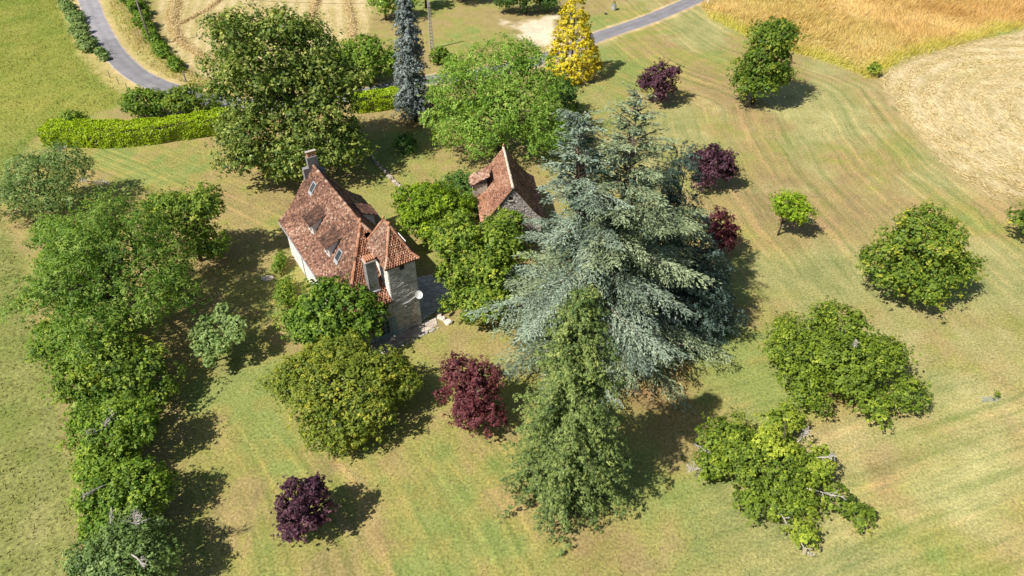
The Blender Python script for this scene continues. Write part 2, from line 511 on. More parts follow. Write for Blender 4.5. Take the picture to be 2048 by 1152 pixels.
    gr = (0.6 * sm(0.55, 0.75, fbm(x, y, 9, 74)))[..., None]
    sc_ = (np.array([0.37, 0.30, 0.145]) * (1 - sb) + np.array([0.54, 0.445, 0.265]) * sb)
    sc_ = sc_ * (1 - gr * 0.5) + np.array([0.42, 0.37, 0.13]) * gr * 0.5
    c = c * (1 - g) + sc_ * g
    # scuffed border between lawn and straw
    e = (0.6 * np.exp(-(d / 1.6) ** 2) * sm(0.35, 0.6, mid + 0.1))[..., None]
    c = c * (1 - e) + np.array([0.34, 0.26, 0.12]) * e
    # pale stony yard and road verges
    d = sdist(x, y, PATCH) + wob * 1.6 + (fin - 0.5) * 5.0
    g = (0.95 * (1 - sm(-1.2, 1.6, d)))[..., None]
    c = c * (1 - g) + (np.array([0.62, 0.52, 0.38]) * (0.7 + 0.6 * fin[..., None])) * g
    rd = seg_dist(x, y, road_c)
    g = (0.9 * (1 - sm(2.0, 3.1, rd + wob * 0.5)))[..., None]
    c = c * (1 - g) + np.array([0.50, 0.375, 0.20]) * (0.75 + 0.5 * fin[..., None]) * g
    left = (x < -40)
    g = (np.where(left, 0.6, 0.0) * (1 - sm(4.2, 5.6, rd + wob)))[..., None]
    c = c * (1 - g) + np.array([0.42, 0.345, 0.135]) * (0.75 + 0.5 * fin[..., None]) * g
    return c


def gold_colour(x, y):
    t = np.clip(sm(40, 95, x) + 1.2 * (fbm(x, y, 8, 81) - 0.5), 0, 1)[..., None]
    c = np.array([0.480, 0.375, 0.135]) * (1 - t) + np.array([0.480, 0.315, 0.115]) * t
    p = (0.8 * sm(0.5, 0.72, fbm(x, y, 6, 83)))[..., None]
    c = c * (1 - p) + np.array([0.60, 0.44, 0.19]) * p
    e = (0.8 * (1 - sm(0.5, 5.5, seg_dist(x, y, [(37.0, 131.1), (41.6, 122.1), (47.2, 115.2), (55.6, 104.3), (63.2, 111.5), (92.2, 127.2)]) + 4 * (fbm(x, y, 4, 85) - 0.5))))[..., None]
    return c * (1 - e) + np.array([0.42, 0.39, 0.070]) * e


CELL = 0.45
gx = np.arange(-118, 118.01, CELL)
gy = np.arange(8, 168.01, CELL)
X, Y = np.meshgrid(gx, gy)
half = 14 + 0.735 * (0.772 * Y + 28)
Z = 0.10 * (fbm(X, Y, 14, 101) - 0.5) * 0.6
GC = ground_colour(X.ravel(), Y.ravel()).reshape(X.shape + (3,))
xc = X[:-1, :-1] + CELL / 2
yc = Y[:-1, :-1] + CELL / 2
keep = np.abs(xc) < half[:-1, :-1]
zone = np.zeros(xc.shape, int)
for i, poly in enumerate((PASTURE, HAYFIELD, GOLD, STRAW)):
    zone[inside(xc, yc, poly)] = i + 1
ny, nx = X.shape
idx = np.arange(nx * ny).reshape(ny, nx)
quads = np.stack([idx[:-1, :-1], idx[:-1, 1:], idx[1:, 1:], idx[1:, :-1]], -1)
VV = np.stack([X.ravel(), Y.ravel(), Z.ravel()], 1)
CC = GC.reshape(-1, 3)
SU, SW = STRIPE['u'], STRIPE['w']
for i, (nm, mt) in enumerate((('lawn', 'grass'), ('pasture', 'pasture'), ('hay_field', 'hay'), ('meadow', 'gold'), ('straw_field', 'straw'))):
    q = quads[keep & (zone == i)]
    u, inv = np.unique(q, return_inverse=True)
    o = build(nm, VV[u], inv.reshape(q.shape), M[mt], None, CC[u], True)
    tag(o, kind='structure')
    if nm == 'lawn':
        for an, av in (('MowU', SU), ('MowW', SW)):
            at_ = o.data.color_attributes.new(an, 'FLOAT_COLOR', 'POINT')
            c4 = np.ones((len(u), 4), np.float32)
            c4[:, :3] = av[u]
            at_.data.foreach_set('color', c4.ravel())
b = 3000.0
o = build('ground', [(-b, -b, -0.12), (b, -b, -0.12), (b, b, -0.12), (-b, b, -0.12)], [(0, 1, 2, 3)], M['pasture'], None, np.array([[0.25, 0.24, 0.07]] * 4))
tag(o, kind='structure')


def ground_z(x, y):
    return float(0.06 * (fbm(np.array([x]), np.array([y]), 14, 101)[0] - 0.5))


# road
rc = catmull(ROAD, 10)
V, C, Fq = [], [], []
prof = [(-1.9, 0.012), (-1.55, 0.05), (-0.75, 0.07), (0, 0.085), (0.75, 0.07), (1.55, 0.05), (1.9, 0.012)]
rr = random.Random(4)
for i, p in enumerate(rc):
    d = rc[min(i + 1, len(rc) - 1)] - rc[max(i - 1, 0)]
    d = d / np.hypot(*d)
    n = np.array([d[1], -d[0]])
    for k, (w, z) in enumerate(prof):
        ww = w + (rr.uniform(-0.12, 0.12) if k in (0, 6) else 0)
        q = p + n * ww
        V.append((q[0], q[1], z + 0.02))
        base = np.array([0.190, 0.182, 0.190])
        if p[0] < -70: base = base * 1.35
        if k in (2, 4): base = base * 1.06
        if k == 3: base = base * 0.9
        if k in (0, 6): base = np.array([0.46, 0.38, 0.27])
        C.append(base)
for i in range(len(rc) - 1):
    for k in range(6):
        a = i * 7 + k
        Fq.append((a, a + 1, a + 8, a + 7))
tag(build('road', V, Fq, M['asphalt'], None, np.array(C), True), kind='structure')

# ------------------------------------------------------------------ foliage generators


def unit(a):
    return a / np.maximum(np.linalg.norm(a, axis=-1, keepdims=True), 1e-6)


def leaf_quads(P, Nn, L, W, colr, rng, T=None, bend=0.18):
    n = len(P)
    if T is None:
        T = rng.normal(size=(n, 3))
    T = unit(T - Nn * np.sum(T * Nn, 1, keepdims=True))
    S = np.cross(Nn, T)
    L = np.broadcast_to(L, (n,))[:, None]
    W = np.broadcast_to(W, (n,))[:, None]
    V = np.stack([P - T * L * 0.5, P + S * W * 0.5 + Nn * W * bend, P + T * L * 0.5, P - S * W * 0.5 + Nn * W * bend], 1).reshape(-1, 3)
    F = np.arange(4 * n).reshape(n, 4)
    return V, F, np.repeat(colr, 4, 0)


def palette(rng, t, pal):
    """pal: list of colours; t in 0..1"""
    pal = np.array(pal)
    k = np.clip(t, 0, 0.9999) * (len(pal) - 1)
    i = k.astype(int)
    f = (k - i)[:, None]
    return pal[i] * (1 - f) + pal[i + 1] * f


def clump_leaves(rng, cen, cr, outw, nper, leaf, pal, squash=0.7, up=0.45, outb=0.35, rnd=0.6, tj=0.22, ctint=None, zmin=0.15, aspect=0.62, tufts=9, shoots=0.14, tr=0.34, tdir=None):
    """every clump is a handful of leaf tufts on its outer side, every tuft a star of leaves; a few tufts stick out as shoots"""
    k = len(cen)
    ti = np.repeat(np.arange(k), tufts)
    n = len(ti)
    d = unit(rng.normal(size=(n, 3)) + np.array([0, 0, 0.45]) + 0.7 * outw[ti])
    rad = rng.uniform(0.55, 1.05, n)
    sh = rng.uniform(size=n) < shoots
    rad[sh] = rng.uniform(1.1, 1.55, sh.sum())
    tc = cen[ti] + d * (rad * cr[ti])[:, None] * np.array([1, 1, squash])
    trr = cr[ti] * tr * rng.uniform(0.7, 1.3, n) * np.where(sh, 0.75, 1.0)
    tt = (ctint[ti] if ctint is not None else 0.5) + rng.normal(size=n) * tj * 0.8
    m = max(3, int(round(nper / tufts)))
    li = np.repeat(np.arange(n), m)
    N_ = len(li)
    e = unit(rng.normal(size=(N_, 3)) + 0.6 * d[li] + np.array([0, 0, 0.3]))
    P = tc[li] + e * (trr[li] * rng.uniform(0.15, 1.1, N_))[:, None]
    Nn = unit(0.5 * d[li] + 0.35 * e + up * np.array([0, 0, 1.0]) + outb * outw[ti][li] + 0.6 * rnd * rng.normal(size=(N_, 3)))
    t = tt[li] + rng.normal(size=N_) * tj * 0.6
    ok = P[:, 2] > zmin
    L = leaf * rng.uniform(0.65, 1.3, N_)
    T = None
    if tdir is not None:
        T = (tdir[ti][li] + 0.55 * rng.normal(size=(N_, 3)))[ok]
    return leaf_quads(P[ok], Nn[ok], L[ok], L[ok] * aspect, palette(rng, t[ok], pal), rng, T)


def crown_clumps(rng, lobes, cr, dens=1.35, inner=0.3, rough=0.16, low=-0.55):
    cen, outw, cra, li = [], [], [], []
    lobes = [(a, b_, c, r1 * 1.05, r2 * 1.05, r3 * 1.05) for a, b_, c, r1, r2, r3 in lobes]
    for j, (cx, cy, cz, rx, ry, rz) in enumerate(lobes):
        p = 1.6
        area = 4 * math.pi * (((rx * ry) ** p + (rx * rz) ** p + (ry * rz) ** p) / 3) ** (1 / p)
        n = max(6, int(area / (math.pi * cr * cr) * dens))
        d = unit(rng.normal(size=(int(n * 1.5), 3)))
        d = d[d[:, 2] > low][:n]
        ph = rng.uniform(0, 6.28, 6)
        bump = (np.sin(3.1 * d[:, 0] + 2.3 * d[:, 2] + ph[0]) + np.sin(4.2 * d[:, 1] - 2.0 * d[:, 0] + ph[1]) + np.sin(5.5 * d[:, 2] + 3.7 * d[:, 1] + ph[2])) / 3
        f = 0.84 + rough * bump + rng.uniform(-0.22, 0.10, len(d)) + (rng.uniform(size=len(d)) < 0.07) * rng.uniform(0.03, 0.13, len(d))
        ni = int(n * inner)
        di = unit(rng.normal(size=(ni, 3)))
        d = np.concatenate([d, di]); f = np.concatenate([f, rng.uniform(0.25, 0.7, ni)])
        s = np.array([rx - cr * 0.55, ry - cr * 0.55, rz - cr * 0.4]).clip(0.2)
        c = np.array([cx, cy, cz]) + d * f[:, None] * s
        cen.append(c); outw.append(unit(d / s)); cra.append(cr * rng.uniform(0.6, 1.3, len(c))); li.append(np.full(len(c), j))
    cen, outw, cra, li = map(np.concatenate, (cen, outw, cra, li))
    keep = np.ones(len(cen), bool)
    for j, (cx, cy, cz, rx, ry, rz) in enumerate(lobes):
        q = np.sum(((cen - np.array([cx, cy, cz])) / np.array([rx, ry, rz])) ** 2, 1)
        keep &= ~((li != j) & (q < 0.42) & (rng.uniform(size=len(cen)) < 0.8))
    return cen[keep], outw[keep], cra[keep], li[keep]


def wood_skeleton(rng, base_r, top, tips, lean=(0, 0), stems=1, fork=0.35):
    mb = MB()
    tx, ty, tz = top
    for s in range(stems):
        ox, oy = (rng.uniform(-0.35, 0.35, 2) * (stems > 1))
        pts = [(ox, oy, -0.25), (ox + tx * 0.1, oy + ty * 0.1, tz * 0.25), (ox + tx * 0.4 + rng.uniform(-.2, .2), oy + ty * 0.4 + rng.uniform(-.2, .2), tz * 0.6), (tx, ty, tz)]
        mb.tube(pts, [base_r * 1.25, base_r, base_r * 0.65, base_r * 0.15], 8)
    for tip in tips:
        h = min(tz * 0.85, max(tz * fork, tip[2] * rng.uniform(0.35, 0.6)))
        f = h / tz
        st = np.array([tx * f * 0.7, ty * f * 0.7, h])
        mid = st * 0.5 + tip * 0.5 + np.array([0, 0, 0.12 * np.linalg.norm(tip - st)]) + rng.normal(size=3) * 0.15
        r = base_r * rng.uniform(0.25, 0.42)
        mb.tube([st, mid, tip], [r, r * 0.6, r * 0.18], 5, cap=False)
    return mb


def broadleaf(name, label, x, y, lobes, cr, leaf, pal, nper=70, seed=1, tint=0.5, tvar=0.18, trunk=0.22, squash=0.7, dens=1.35, inner=0.22, rough=0.2,
              cat='tree', group=None, mat='leaf', up=0.45, rnd=0.6, tj=0.2, lobe_tint=None, stems=1, ntips=14, low=-0.55, dead=(), bark='bark', aspect=0.62, top=None, zmin=0.15, shoots=0.16, fill=0.36, sub_lobes=True):
    """lobes are (dx, dy, z, rx, ry, rz) from the foot of the trunk"""
    rng = np.random.default_rng(seed)
    o = empty(name, (x, y, ground_z(x, y)))
    tag(o, label, cat, group)
    main = lobes[0]
    big_, own = [], []
    for j, (a, b_, c, r1, r2, r3) in enumerate(lobes):      # break every large lobe into a core and uneven boughs
        if sub_lobes and r1 > 1.7:
            big_.append((a, b_, c, r1 * 0.73, r2 * 0.73, r3 * 0.76)); own.append(j)
            nb = int(5 + r1 * 1.1)
            for q in range(nb):
                dd = unit(rng.normal(size=3))
                dd[2] = abs(dd[2]) * 0.9 - 0.25
                f = rng.uniform(0.60, 0.80)
                k = rng.uniform(0.24, 0.40)
                big_.append((a + dd[0] * r1 * f, b_ + dd[1] * r2 * f, max(c + dd[2] * r3 * f, r3 * 0.22), r1 * k, r2 * k, r3 * k)); own.append(j)
        else:
            big_.append((a, b_, c, r1, r2, r3)); own.append(j)
    cen, outw, cra, li = crown_clumps(rng, big_, cr, dens * 0.8, inner, rough, low)
    li = np.array(own)[li]
    nh = int(len(cen) * 0.035) + 3                          # openings between the boughs
    hc = cen[rng.choice(len(cen), nh)]
    hr = cr * rng.uniform(0.7, 1.5, nh)
    gone = (np.linalg.norm(cen[:, None, :] - hc[None], axis=2) < hr[None]).any(1)
    gone &= rng.uniform(size=len(cen)) < 0.85
    cen, outw, cra, li = cen[~gone], outw[~gone], cra[~gone] * rng.choice([0.75, 1.0, 1.0, 1.3], (~gone).sum()), li[~gone]
    ct = tint + rng.normal(size=len(cen)) * tvar
    if lobe_tint:
        ct = ct + np.array([lobe_tint.get(int(j), 0.0) for j in li])
    V, F, C = clump_leaves(rng, cen, cra, outw, nper, leaf * 0.88, pal, squash, up=up, rnd=rnd, tj=tj, ctint=ct, aspect=aspect, zmin=zmin, shoots=shoots)
    if fill > 0:                                            # larger leaves deep in the crown
        ci, oi, ri, _ = crown_clumps(rng, [(a, b_, c, r1 * 0.78, r2 * 0.78, r3 * 0.78) for a, b_, c, r1, r2, r3 in lobes], cr * 1.25, dens * 0.8, 0.3, 0.1, -0.9)
        V3, F3, C3 = clump_leaves(rng, ci, ri, oi, max(9, int(nper * 0.32 * fill * 2)), leaf * 1.3, pal, squash, up=up, rnd=rnd * 1.4, tj=tj * 0.6, ctint=np.full(len(ci), tint - 0.05), aspect=aspect, zmin=zmin, shoots=0.0)
        F3 = F3 + len(V)
        V, F, C = np.concatenate([V, V3]), np.concatenate([F, F3]), np.concatenate([C, C3])
    build('crown', V, F, M[mat], o, C)
    tips = cen[rng.choice(len(cen), min(ntips, len(cen)), replace=False)]
    if top is None:
        top = (main[0], main[1], main[2] + main[5] * 0.55)
    wood_skeleton(rng, trunk, top, tips, stems=stems).build('trunk', M[bark], o, smooth=True)
    for (px, py, pz, dx, dy, dz, ln, nb) in dead:
        dead_branch(rng, o, (px, py, pz), (dx, dy, dz), ln, nb)
    return o


def dead_branch(rng, parent, p0, d, ln, nb):
    mb = MB()
    p0 = np.array(p0, float)
    d = unit(np.array(d, float))
    tip = p0 + d * ln
    mid = p0 + d * ln * 0.5 + rng.normal(size=3) * 0.08 * ln
    mb.tube([p0 - d * 0.6 * ln, p0, mid, tip], [0.05, 0.042, 0.03, 0.012], 5)
    for k in range(int(nb * 1.6)):
        f = rng.uniform(0.0, 0.95)
        s = p0 + (tip - p0) * f
        dd = unit(d + rng.normal(size=3) * 0.75)
        l2 = ln * rng.uniform(0.25, 0.6) * (1.1 - 0.5 * f)
        e = s + dd * l2
        m_ = (s + e) / 2 + rng.normal(size=3) * 0.06 * l2
        mb.tube([s, m_, e], [0.022, 0.018, 0.008], 4, cap=False)
        for q in range(4):
            f2 = rng.uniform(0.35, 0.9)
            s2 = s + (e - s) * f2
            e2 = s2 + unit(dd + rng.normal(size=3) * 0.8) * l2 * 0.4
            mb.tube([s2, e2], [0.014, 0.006], 3, cap=False)
    mb.build('dead_branch', M['dead'], parent)


def conifer_branches(rng, spec, pal, needle, twig_gap, aspect=0.3, per_m=9, hang=0.25, tint=0.5, tvar=0.16, tj=0.16, nup=0.9, zmin=0.1, twig_len=0.42, tipw=0.22):
    """spec rows: start xyz, azimuth, length, rise (slope at the trunk), droop (fall at the tip as a share of the length)"""
    S = np.array(spec)
    P_, T_, N_, L_, C_ = [], [], [], [], []
    for (sx, sy, sz, az, ln, rise, droop) in S:
        nt_ = max(4, int(ln / twig_gap))
        f = (np.arange(nt_) + rng.uniform(0, 1, nt_)) / nt_
        f = 0.12 + 0.88 * f
        s = f * ln
        bx, by = math.cos(az), math.sin(az)
        bent = rng.uniform(-0.12, 0.12)
        cx = sx + bx * s - by * s * f * bent
        cy = sy + by * s + bx * s * f * bent
        cz = sz + rise * s - droop * ln * f * f
        ct = tint + rng.normal() * tvar
        for side in (-1, 1):
            tl = (twig_len * ln * (1 - f) ** 0.8 + tipw * ln ** 0.5 * 0.8) * rng.uniform(0.6, 1.25, nt_)
            ang = az + side * (0.95 - 0.45 * f + rng.uniform(-0.25, 0.25, nt_))
            for k in range(nt_):
                m = max(2, int(tl[k] * per_m))
                g = (np.arange(m) + rng.uniform(0, 1, m)) / m
                tx, ty = math.cos(ang[k]), math.sin(ang[k])
                slope = rise - 2 * droop * f[k]
                tz = slope * 0.5 - hang * g
                p = np.stack([cx[k] + tx * g * tl[k], cy[k] + ty * g * tl[k], cz[k] + (slope * 0.5) * g * tl[k] - hang * tl[k] * g * g], 1)
                p += rng.normal(size=p.shape) * np.array([0.07, 0.07, 0.05]) * (needle / 0.3)
                yaw = rng.uniform(-0.75, 0.75, m)
                t = np.stack([tx * np.cos(yaw) - ty * np.sin(yaw), tx * np.sin(yaw) + ty * np.cos(yaw), tz + rng.normal(size=m) * 0.2], 1)
                P_.append(p); T_.append(t)
                C_.append(np.full(m, ct))
    P = np.concatenate(P_); T = unit(np.concatenate(T_)); ct = np.concatenate(C_)
    n = len(P)
    ok = P[:, 2] > zmin
    P, T, ct = P[ok], T[ok], ct[ok]
    n = len(P)
    Nn = unit(np.array([0, 0, nup]) + rng.normal(size=(n, 3)) * 0.55)
    Nn = unit(Nn - T * np.sum(Nn * T, 1, keepdims=True))
    L = needle * rng.uniform(0.7, 1.35, n)
    return leaf_quads(P, Nn, L, L * aspect, palette(rng, ct + rng.normal(size=n) * tj, pal), rng, T, bend=0.1)


def conifer(name, label, x, y, h, r, pal, seed, tiers=30, per=7, z0=0.4, shape=0.85, rise=0.05, droop=0.3, needle=0.34, gap=0.30, per_m=8, hang=0.3, tint=0.5, trunk=0.25,
            lean=(0, 0), twig_len=0.42, tvar=0.16, cat='tree', jit=0.22, aspect=0.3, rise_top=0.5, tops=None, base_fill=1.0, lenfun=None):
    rng = np.random.default_rng(seed)
    o = empty(name, (x, y, ground_z(x, y)))
    tag(o, label, cat)
    spec = []
    for i in range(tiers):
        f = (i + rng.uniform(-0.3, 0.3)) / tiers
        z = z0 + (h - z0) * f
        ln0 = r * (1 - f) ** shape if lenfun is None else r * lenfun(f)
        k = max(4, int(per * (0.55 + 0.45 * (1 - f))))
        a0 = rng.uniform(0, 6.28)
        for j in range(k):
            ln = max(0.22, ln0 * rng.uniform(1 - jit, 1 + jit * 0.6))
            az = a0 + 2 * math.pi * j / k + rng.uniform(-0.3, 0.3)
            rs = rise * (1 - f) + rise_top * f + rng.uniform(-0.08, 0.08)
            spec.append((lean[0] * f, lean[1] * f, z + rng.uniform(-0.2, 0.2), az, ln, rs, droop * rng.uniform(0.7, 1.3)))
    V, F, C = conifer_branches(rng, spec, pal, needle, gap, aspect, per_m, hang, tint, tvar, twig_len=twig_len)
    build('crown', V, F, M['needle'], o, C)
    mb = MB()
    mb.tube([(0, 0, -0.3), (lean[0] * .4, lean[1] * .4, h * 0.4), (lean[0] * .97, lean[1] * .97, h * 0.97)], [trunk * 1.2, trunk * 0.75, 0.03], 8)
    for s in spec[::2]:
        e = (s[0] + math.cos(s[3]) * s[4] * 0.8, s[1] + math.sin(s[3]) * s[4] * 0.8, s[2] + s[5] * s[4] * 0.8 - s[6] * s[4] * 0.64)
        m_ = (s[0] + math.cos(s[3]) * s[4] * 0.4, s[1] + math.sin(s[3]) * s[4] * 0.4, s[2] + s[5] * s[4] * 0.4 - s[6] * s[4] * 0.16)
        mb.tube([(s[0], s[1], s[2]), m_, e], [0.02 + 0.010 * s[4], 0.015 + 0.005 * s[4], 0.008], 4, cap=False)
    mb.build('trunk', M['bark'], o, smooth=True)
    return o


def bough_tree(name, label, x, y, h, r, pal, seed, tiers=30, per=8, z0=0.6, shape=0.7, rise=0.05, droop=0.35, cr=0.42, nper=42, leaf=0.2, aspect=0.4, tint=0.5, tvar=0.16, tj=0.2, squash=0.6, trunk=0.3, jit=0.3,
               lean=(0, 0), stems=None, plate=0.0, rise_top=0.5, inner=0.3, hang=0.5, shoots=0.2, tr=0.42, belly=0.0, pals=None, core=False):
    """a conifer: whorls of separate boughs, each bough a row (or a flat plate) of needle tufts"""
    rng = np.random.default_rng(seed)
    o = empty(name, (x, y, ground_z(x, y)))
    tag(o, label, 'tree')
    Vs, Fs, Cs, off = [], [], [], 0
    wood = MB()
    for si, (lx, ly, hs, rs) in enumerate(stems or ((lean[0], lean[1], h, r),)):
        cen, outw, cra, ct, td = [], [], [], [], []
        wood.tube([(lx * 0.15, ly * 0.15, -0.3), (lx * .55, ly * .55, hs * 0.4), (lx, ly, hs * 0.985)], [trunk * 1.2, trunk * 0.7, 0.03], 8)
        for i in range(tiers):
            f = np.clip((i + rng.uniform(-0.35, 0.35)) / tiers, 0, 0.985)
            z = z0 + (hs - z0) * f
            ln0 = rs * (1 - f) ** shape * (1 - belly * max(0.0, 0.2 - f) * 5)
            k = max(4, int(round(per * (0.72 + 0.28 * (1 - f)))))
            a0 = rng.uniform(0, 6.28)
            for j in range(k):
                ln = max(0.25, ln0 * rng.uniform(1 - jit, 1 + jit * 0.5))
                az = a0 + 2 * math.pi * j / k + rng.uniform(-0.35, 0.35)
                rsl = rise * (1 - f) + rise_top * f + rng.uniform(-0.08, 0.08)
                dr = droop * rng.uniform(0.7, 1.3)
                bx, by = math.cos(az), math.sin(az)
                sx, sy, sz = lx * (0.15 + 0.85 * f), ly * (0.15 + 0.85 * f), z + rng.uniform(-0.25, 0.25)
                bt = tint + rng.normal() * tvar
                m = max(2, int(ln * (1 - inner) / (cr * 0.95)) + 1)
                for q in range(m):
                    g = inner + (1 - inner) * (q + rng.uniform(0.2, 0.8)) / m if ln > 0.6 else (q + 0.5) / m
                    wid = plate * (ln * 0.42 * (1 - g) ** 0.7 + 0.35)
                    nl = max(1, int(round(2 * wid / (cr * 1.25)))) if plate else 1
                    for e in range(nl):
                        la = (-1 + 2 * (e + 0.5) / nl) * wid + rng.normal() * cr * 0.2 if plate else rng.normal() * cr * 0.35
                        gg = g - (abs(la) / max(ln, 0.5)) * 0.35 if plate else g
                        cen.append((sx + bx * ln * gg - by * la, sy + by * ln * gg + bx * la, sz + rsl * ln * gg - dr * ln * gg * gg - 0.10 * abs(la)))
                        outw.append((bx * 0.75, by * 0.75, 0.5))
                        cra.append(cr * rng.uniform(0.65, 1.25) * (1.1 - 0.35 * g))
                        ct.append(bt)
                        la_ = la / max(wid, 0.3) if plate else rng.uniform(-0.5, 0.5)
                        td.append((bx - by * la_ * 0.8, by + bx * la_ * 0.8, rsl - 2 * dr * gg - hang))
                if i % 2 == 0 or plate:
                    wood.tube([(sx, sy, sz), (sx + bx * ln * .45, sy + by * ln * .45, sz + rsl * ln * .45 - dr * ln * .2), (sx + bx * ln * .85, sy + by * ln * .85, sz + rsl * ln * .85 - dr * ln * .72)], [0.02 + 0.011 * ln, 0.015 + 0.006 * ln, 0.008], 4, cap=False)
        V, F, C = clump_leaves(rng, np.array(cen), np.array(cra), np.array(outw), nper, leaf, (pals[si] if pals else pal), squash, up=0.55, outb=0.3, rnd=0.55, tj=tj, ctint=np.array(ct), aspect=aspect, shoots=shoots, tr=tr, tdir=unit(np.array(td)), tufts=7)
        Vs.append(V); Fs.append(F + off); Cs.append(C); off += len(V)
        if core:                                            # needles close to the trunk, inner crown shade put into a darker tint
            ca = np.array(cen)
            ax = np.stack([lx * ca[:, 2] / hs, ly * ca[:, 2] / hs, ca[:, 2]], 1)
            ca = ax + (ca - ax) * rng.uniform(0.25, 0.7, (len(ca), 1))
            V, F, C = clump_leaves(rng, ca[::2], np.array(cra)[::2] * 1.5, np.array(outw)[::2], 28, leaf * 2.0, pal, 0.9, up=0.4, rnd=0.7, tj=tj, ctint=np.array(ct)[::2] - 0.1, aspect=aspect, shoots=0.0, tufts=7)
            Vs.append(V); Fs.append(F + off); Cs.append(C); off += len(V)
    build('crown', np.concatenate(Vs), np.concatenate(Fs), M['needle'], o, np.concatenate(Cs))
    wood.build('trunk', M['bark'], o, smooth=True)
    return o


# ------------------------------------------------------------------ the house and the hut (local axes: x to the right along the front, y to the back, z up)
TILE_OLD = [(.072, .042, .034), (.140, .074, .053), (.235, .120, .080), (.33, .19, .132), (.46, .33, .25)]
TILE_DORMER = [(.09, .055, .042), (.16, .090, .065), (.26, .145, .10), (.36, .22, .15)]
TILE_NEW = [(.115, .056, .036), (.215, .098, .058), (.315, .145, .084), (.40, .21, .13), (.47, .31, .22)]
TILE_HUT = [(.13, .065, .045), (.24, .115, .075), (.36, .175, .11), (.45, .24, .155), (.52, .33, .24)]


def profile_fn(prof):
    """prof: (run, z) from eave to ridge -> functions of the distance along the slope"""
    h = np.array([p[0] for p in prof], float)
    z = np.array([p[1] for p in prof], float)
    s = np.concatenate([[0], np.cumsum(np.hypot(np.diff(h), np.diff(z)))])
    return s, h, z


def tiles(parent, E0, ed, idr, prof, a0, a1, mask, pal, seed, w=0.21, e=0.17, tint=0.5, tj=0.22, lift=0.045, name='tile_covering', round_=False, holes=()):
    """lays real overlapping tiles on a roof face; mask(a, h) says where the face exists"""
    rng = np.random.default_rng(seed)
    S, H, Zp = profile_fn(prof)
    rows = np.arange(0.0, S[-1], e)
    ed, idr, E0 = np.array(ed, float), np.array(idr, float), np.array(E0, float)
    up = np.array([0, 0, 1.0])

    def surf(a, s):
        h = np.interp(s, S, H)
        return E0 + np.outer(a, ed) + np.outer(h, idr) + np.outer(np.interp(s, S, Zp) - E0[2], up), h
    A, Sr = [], []
    for i, s in enumerate(rows):
        k = np.arange(a0 + (w / 2) * (i % 2), a1, w)
        A.append(k); Sr.append(np.full(len(k), s))
    A, Sr = np.concatenate(A), np.concatenate(Sr)
    A = A + rng.normal(size=len(A)) * 0.012
    hm = np.interp(Sr + e * 0.5, S, H)
    ok = mask(A, hm)
    for (ha0, ha1, hh0, hh1) in holes:
        ok &= ~((A > ha0) & (A < ha1) & (hm > hh0) & (hm < hh1))
    A, Sr = A[ok], Sr[ok]
    n = len(A)
    s0 = np.clip(Sr - 0.03 + rng.normal(size=n) * 0.012, 0, S[-1])
    s1 = np.clip(Sr + e * 1.25, 0, S[-1])
    hw = w * (0.37 if round_ else 0.47)
    lf0 = lift * rng.uniform(0.8, 1.35, n)
    lf1 = 0.012
    p00, _ = surf(A - hw, s0); p10, _ = surf(A + hw, s0); p11, _ = surf(A + hw, s1); p01, _ = surf(A - hw, s1)
    nv = unit(np.cross(p10 - p00, p01 - p00))
    nv = np.where(nv[:, 2:3] < 0, -nv, nv)
    tw = rng.normal(size=(n, 1)) * 0.008
    T = [p00 + nv * (lf0[:, None] + tw), p10 + nv * (lf0[:, None] - tw), p11 + nv * lf1, p01 + nv * lf1]
    B = [p00, p10]
    if round_:   # half-round canal tiles: raise the middle line
        pm0, _ = surf(A, s0); pm1, _ = surf(A, s1)
        V = np.stack([p00 + nv * 0.01, pm0 + nv * lf0[:, None] * 1.9, p10 + nv * 0.01, p11 + nv * 0.005, pm1 + nv * lf0[:, None] * 1.3, p01 + nv * 0.005], 1).reshape(-1, 3)
        b_ = np.arange(n)[:, None] * 6
        F = np.concatenate([b_ + np.array([0, 1, 4, 5]), b_ + np.array([1, 2, 3, 4]), b_ + np.array([0, 1, 2, 2])[None, :]], 0)
        F3 = [tuple(f) if f[2] != f[3] else tuple(f[:3]) for f in F.tolist()]
        nvv = 6
    else:
        V = np.stack(T + B, 1).reshape(-1, 3)
        b_ = np.arange(n)[:, None] * 6
        F3 = np.concatenate([b_ + np.array([0, 1, 2, 3]), b_ + np.array([4, 5, 1, 0])], 0)
        nvv = 6
    patch = fbm(p00[:, 0] * 1.0 + p00[:, 1] * 0.7, p00[:, 1] * 0.6 + p00[:, 2], 1.6, seed + 5, 3) - 0.5
    t = tint + 0.75 * patch + rng.normal(size=n) * tj
    C = np.repeat(palette(rng, t, pal), nvv, 0)
    o = build(name, V, F3, M['tile'], parent, C)
    tag(o, kind='stuff')
    return o


def cap_line(parent, p, q, r=0.13, name='ridge_cap', pal=TILE_NEW, seed=1, tint=0.6, seglen=0.42):
    """half-round cap tiles laid one over the next along a ridge or hip"""
    rng = np.random.default_rng(seed)
    p, q = np.array(p, float), np.array(q, float)
    ln = np.linalg.norm(q - p)
    n = max(1, int(ln / seglen))
    d = (q - p) / ln
    mb = MB()
    for i in range(n):
        a = p + d * (i * ln / n - 0.03)
        b_ = p + d * ((i + 1) * ln / n + 0.03)
        rr_ = r * rng.uniform(0.92, 1.1)
        c = palette(rng, np.array([tint + rng.normal() * 0.2]), pal)[0]
        off = np.array([rng.normal() * 0.012, rng.normal() * 0.012, 0.0])
        mb.tube([a + off, b_ + off + np.array([0, 0, 0.02])], [rr_ * 1.08, rr_ * 0.9], 8, tuple(c))
    return mb.build(name, M['tile'], parent, True)


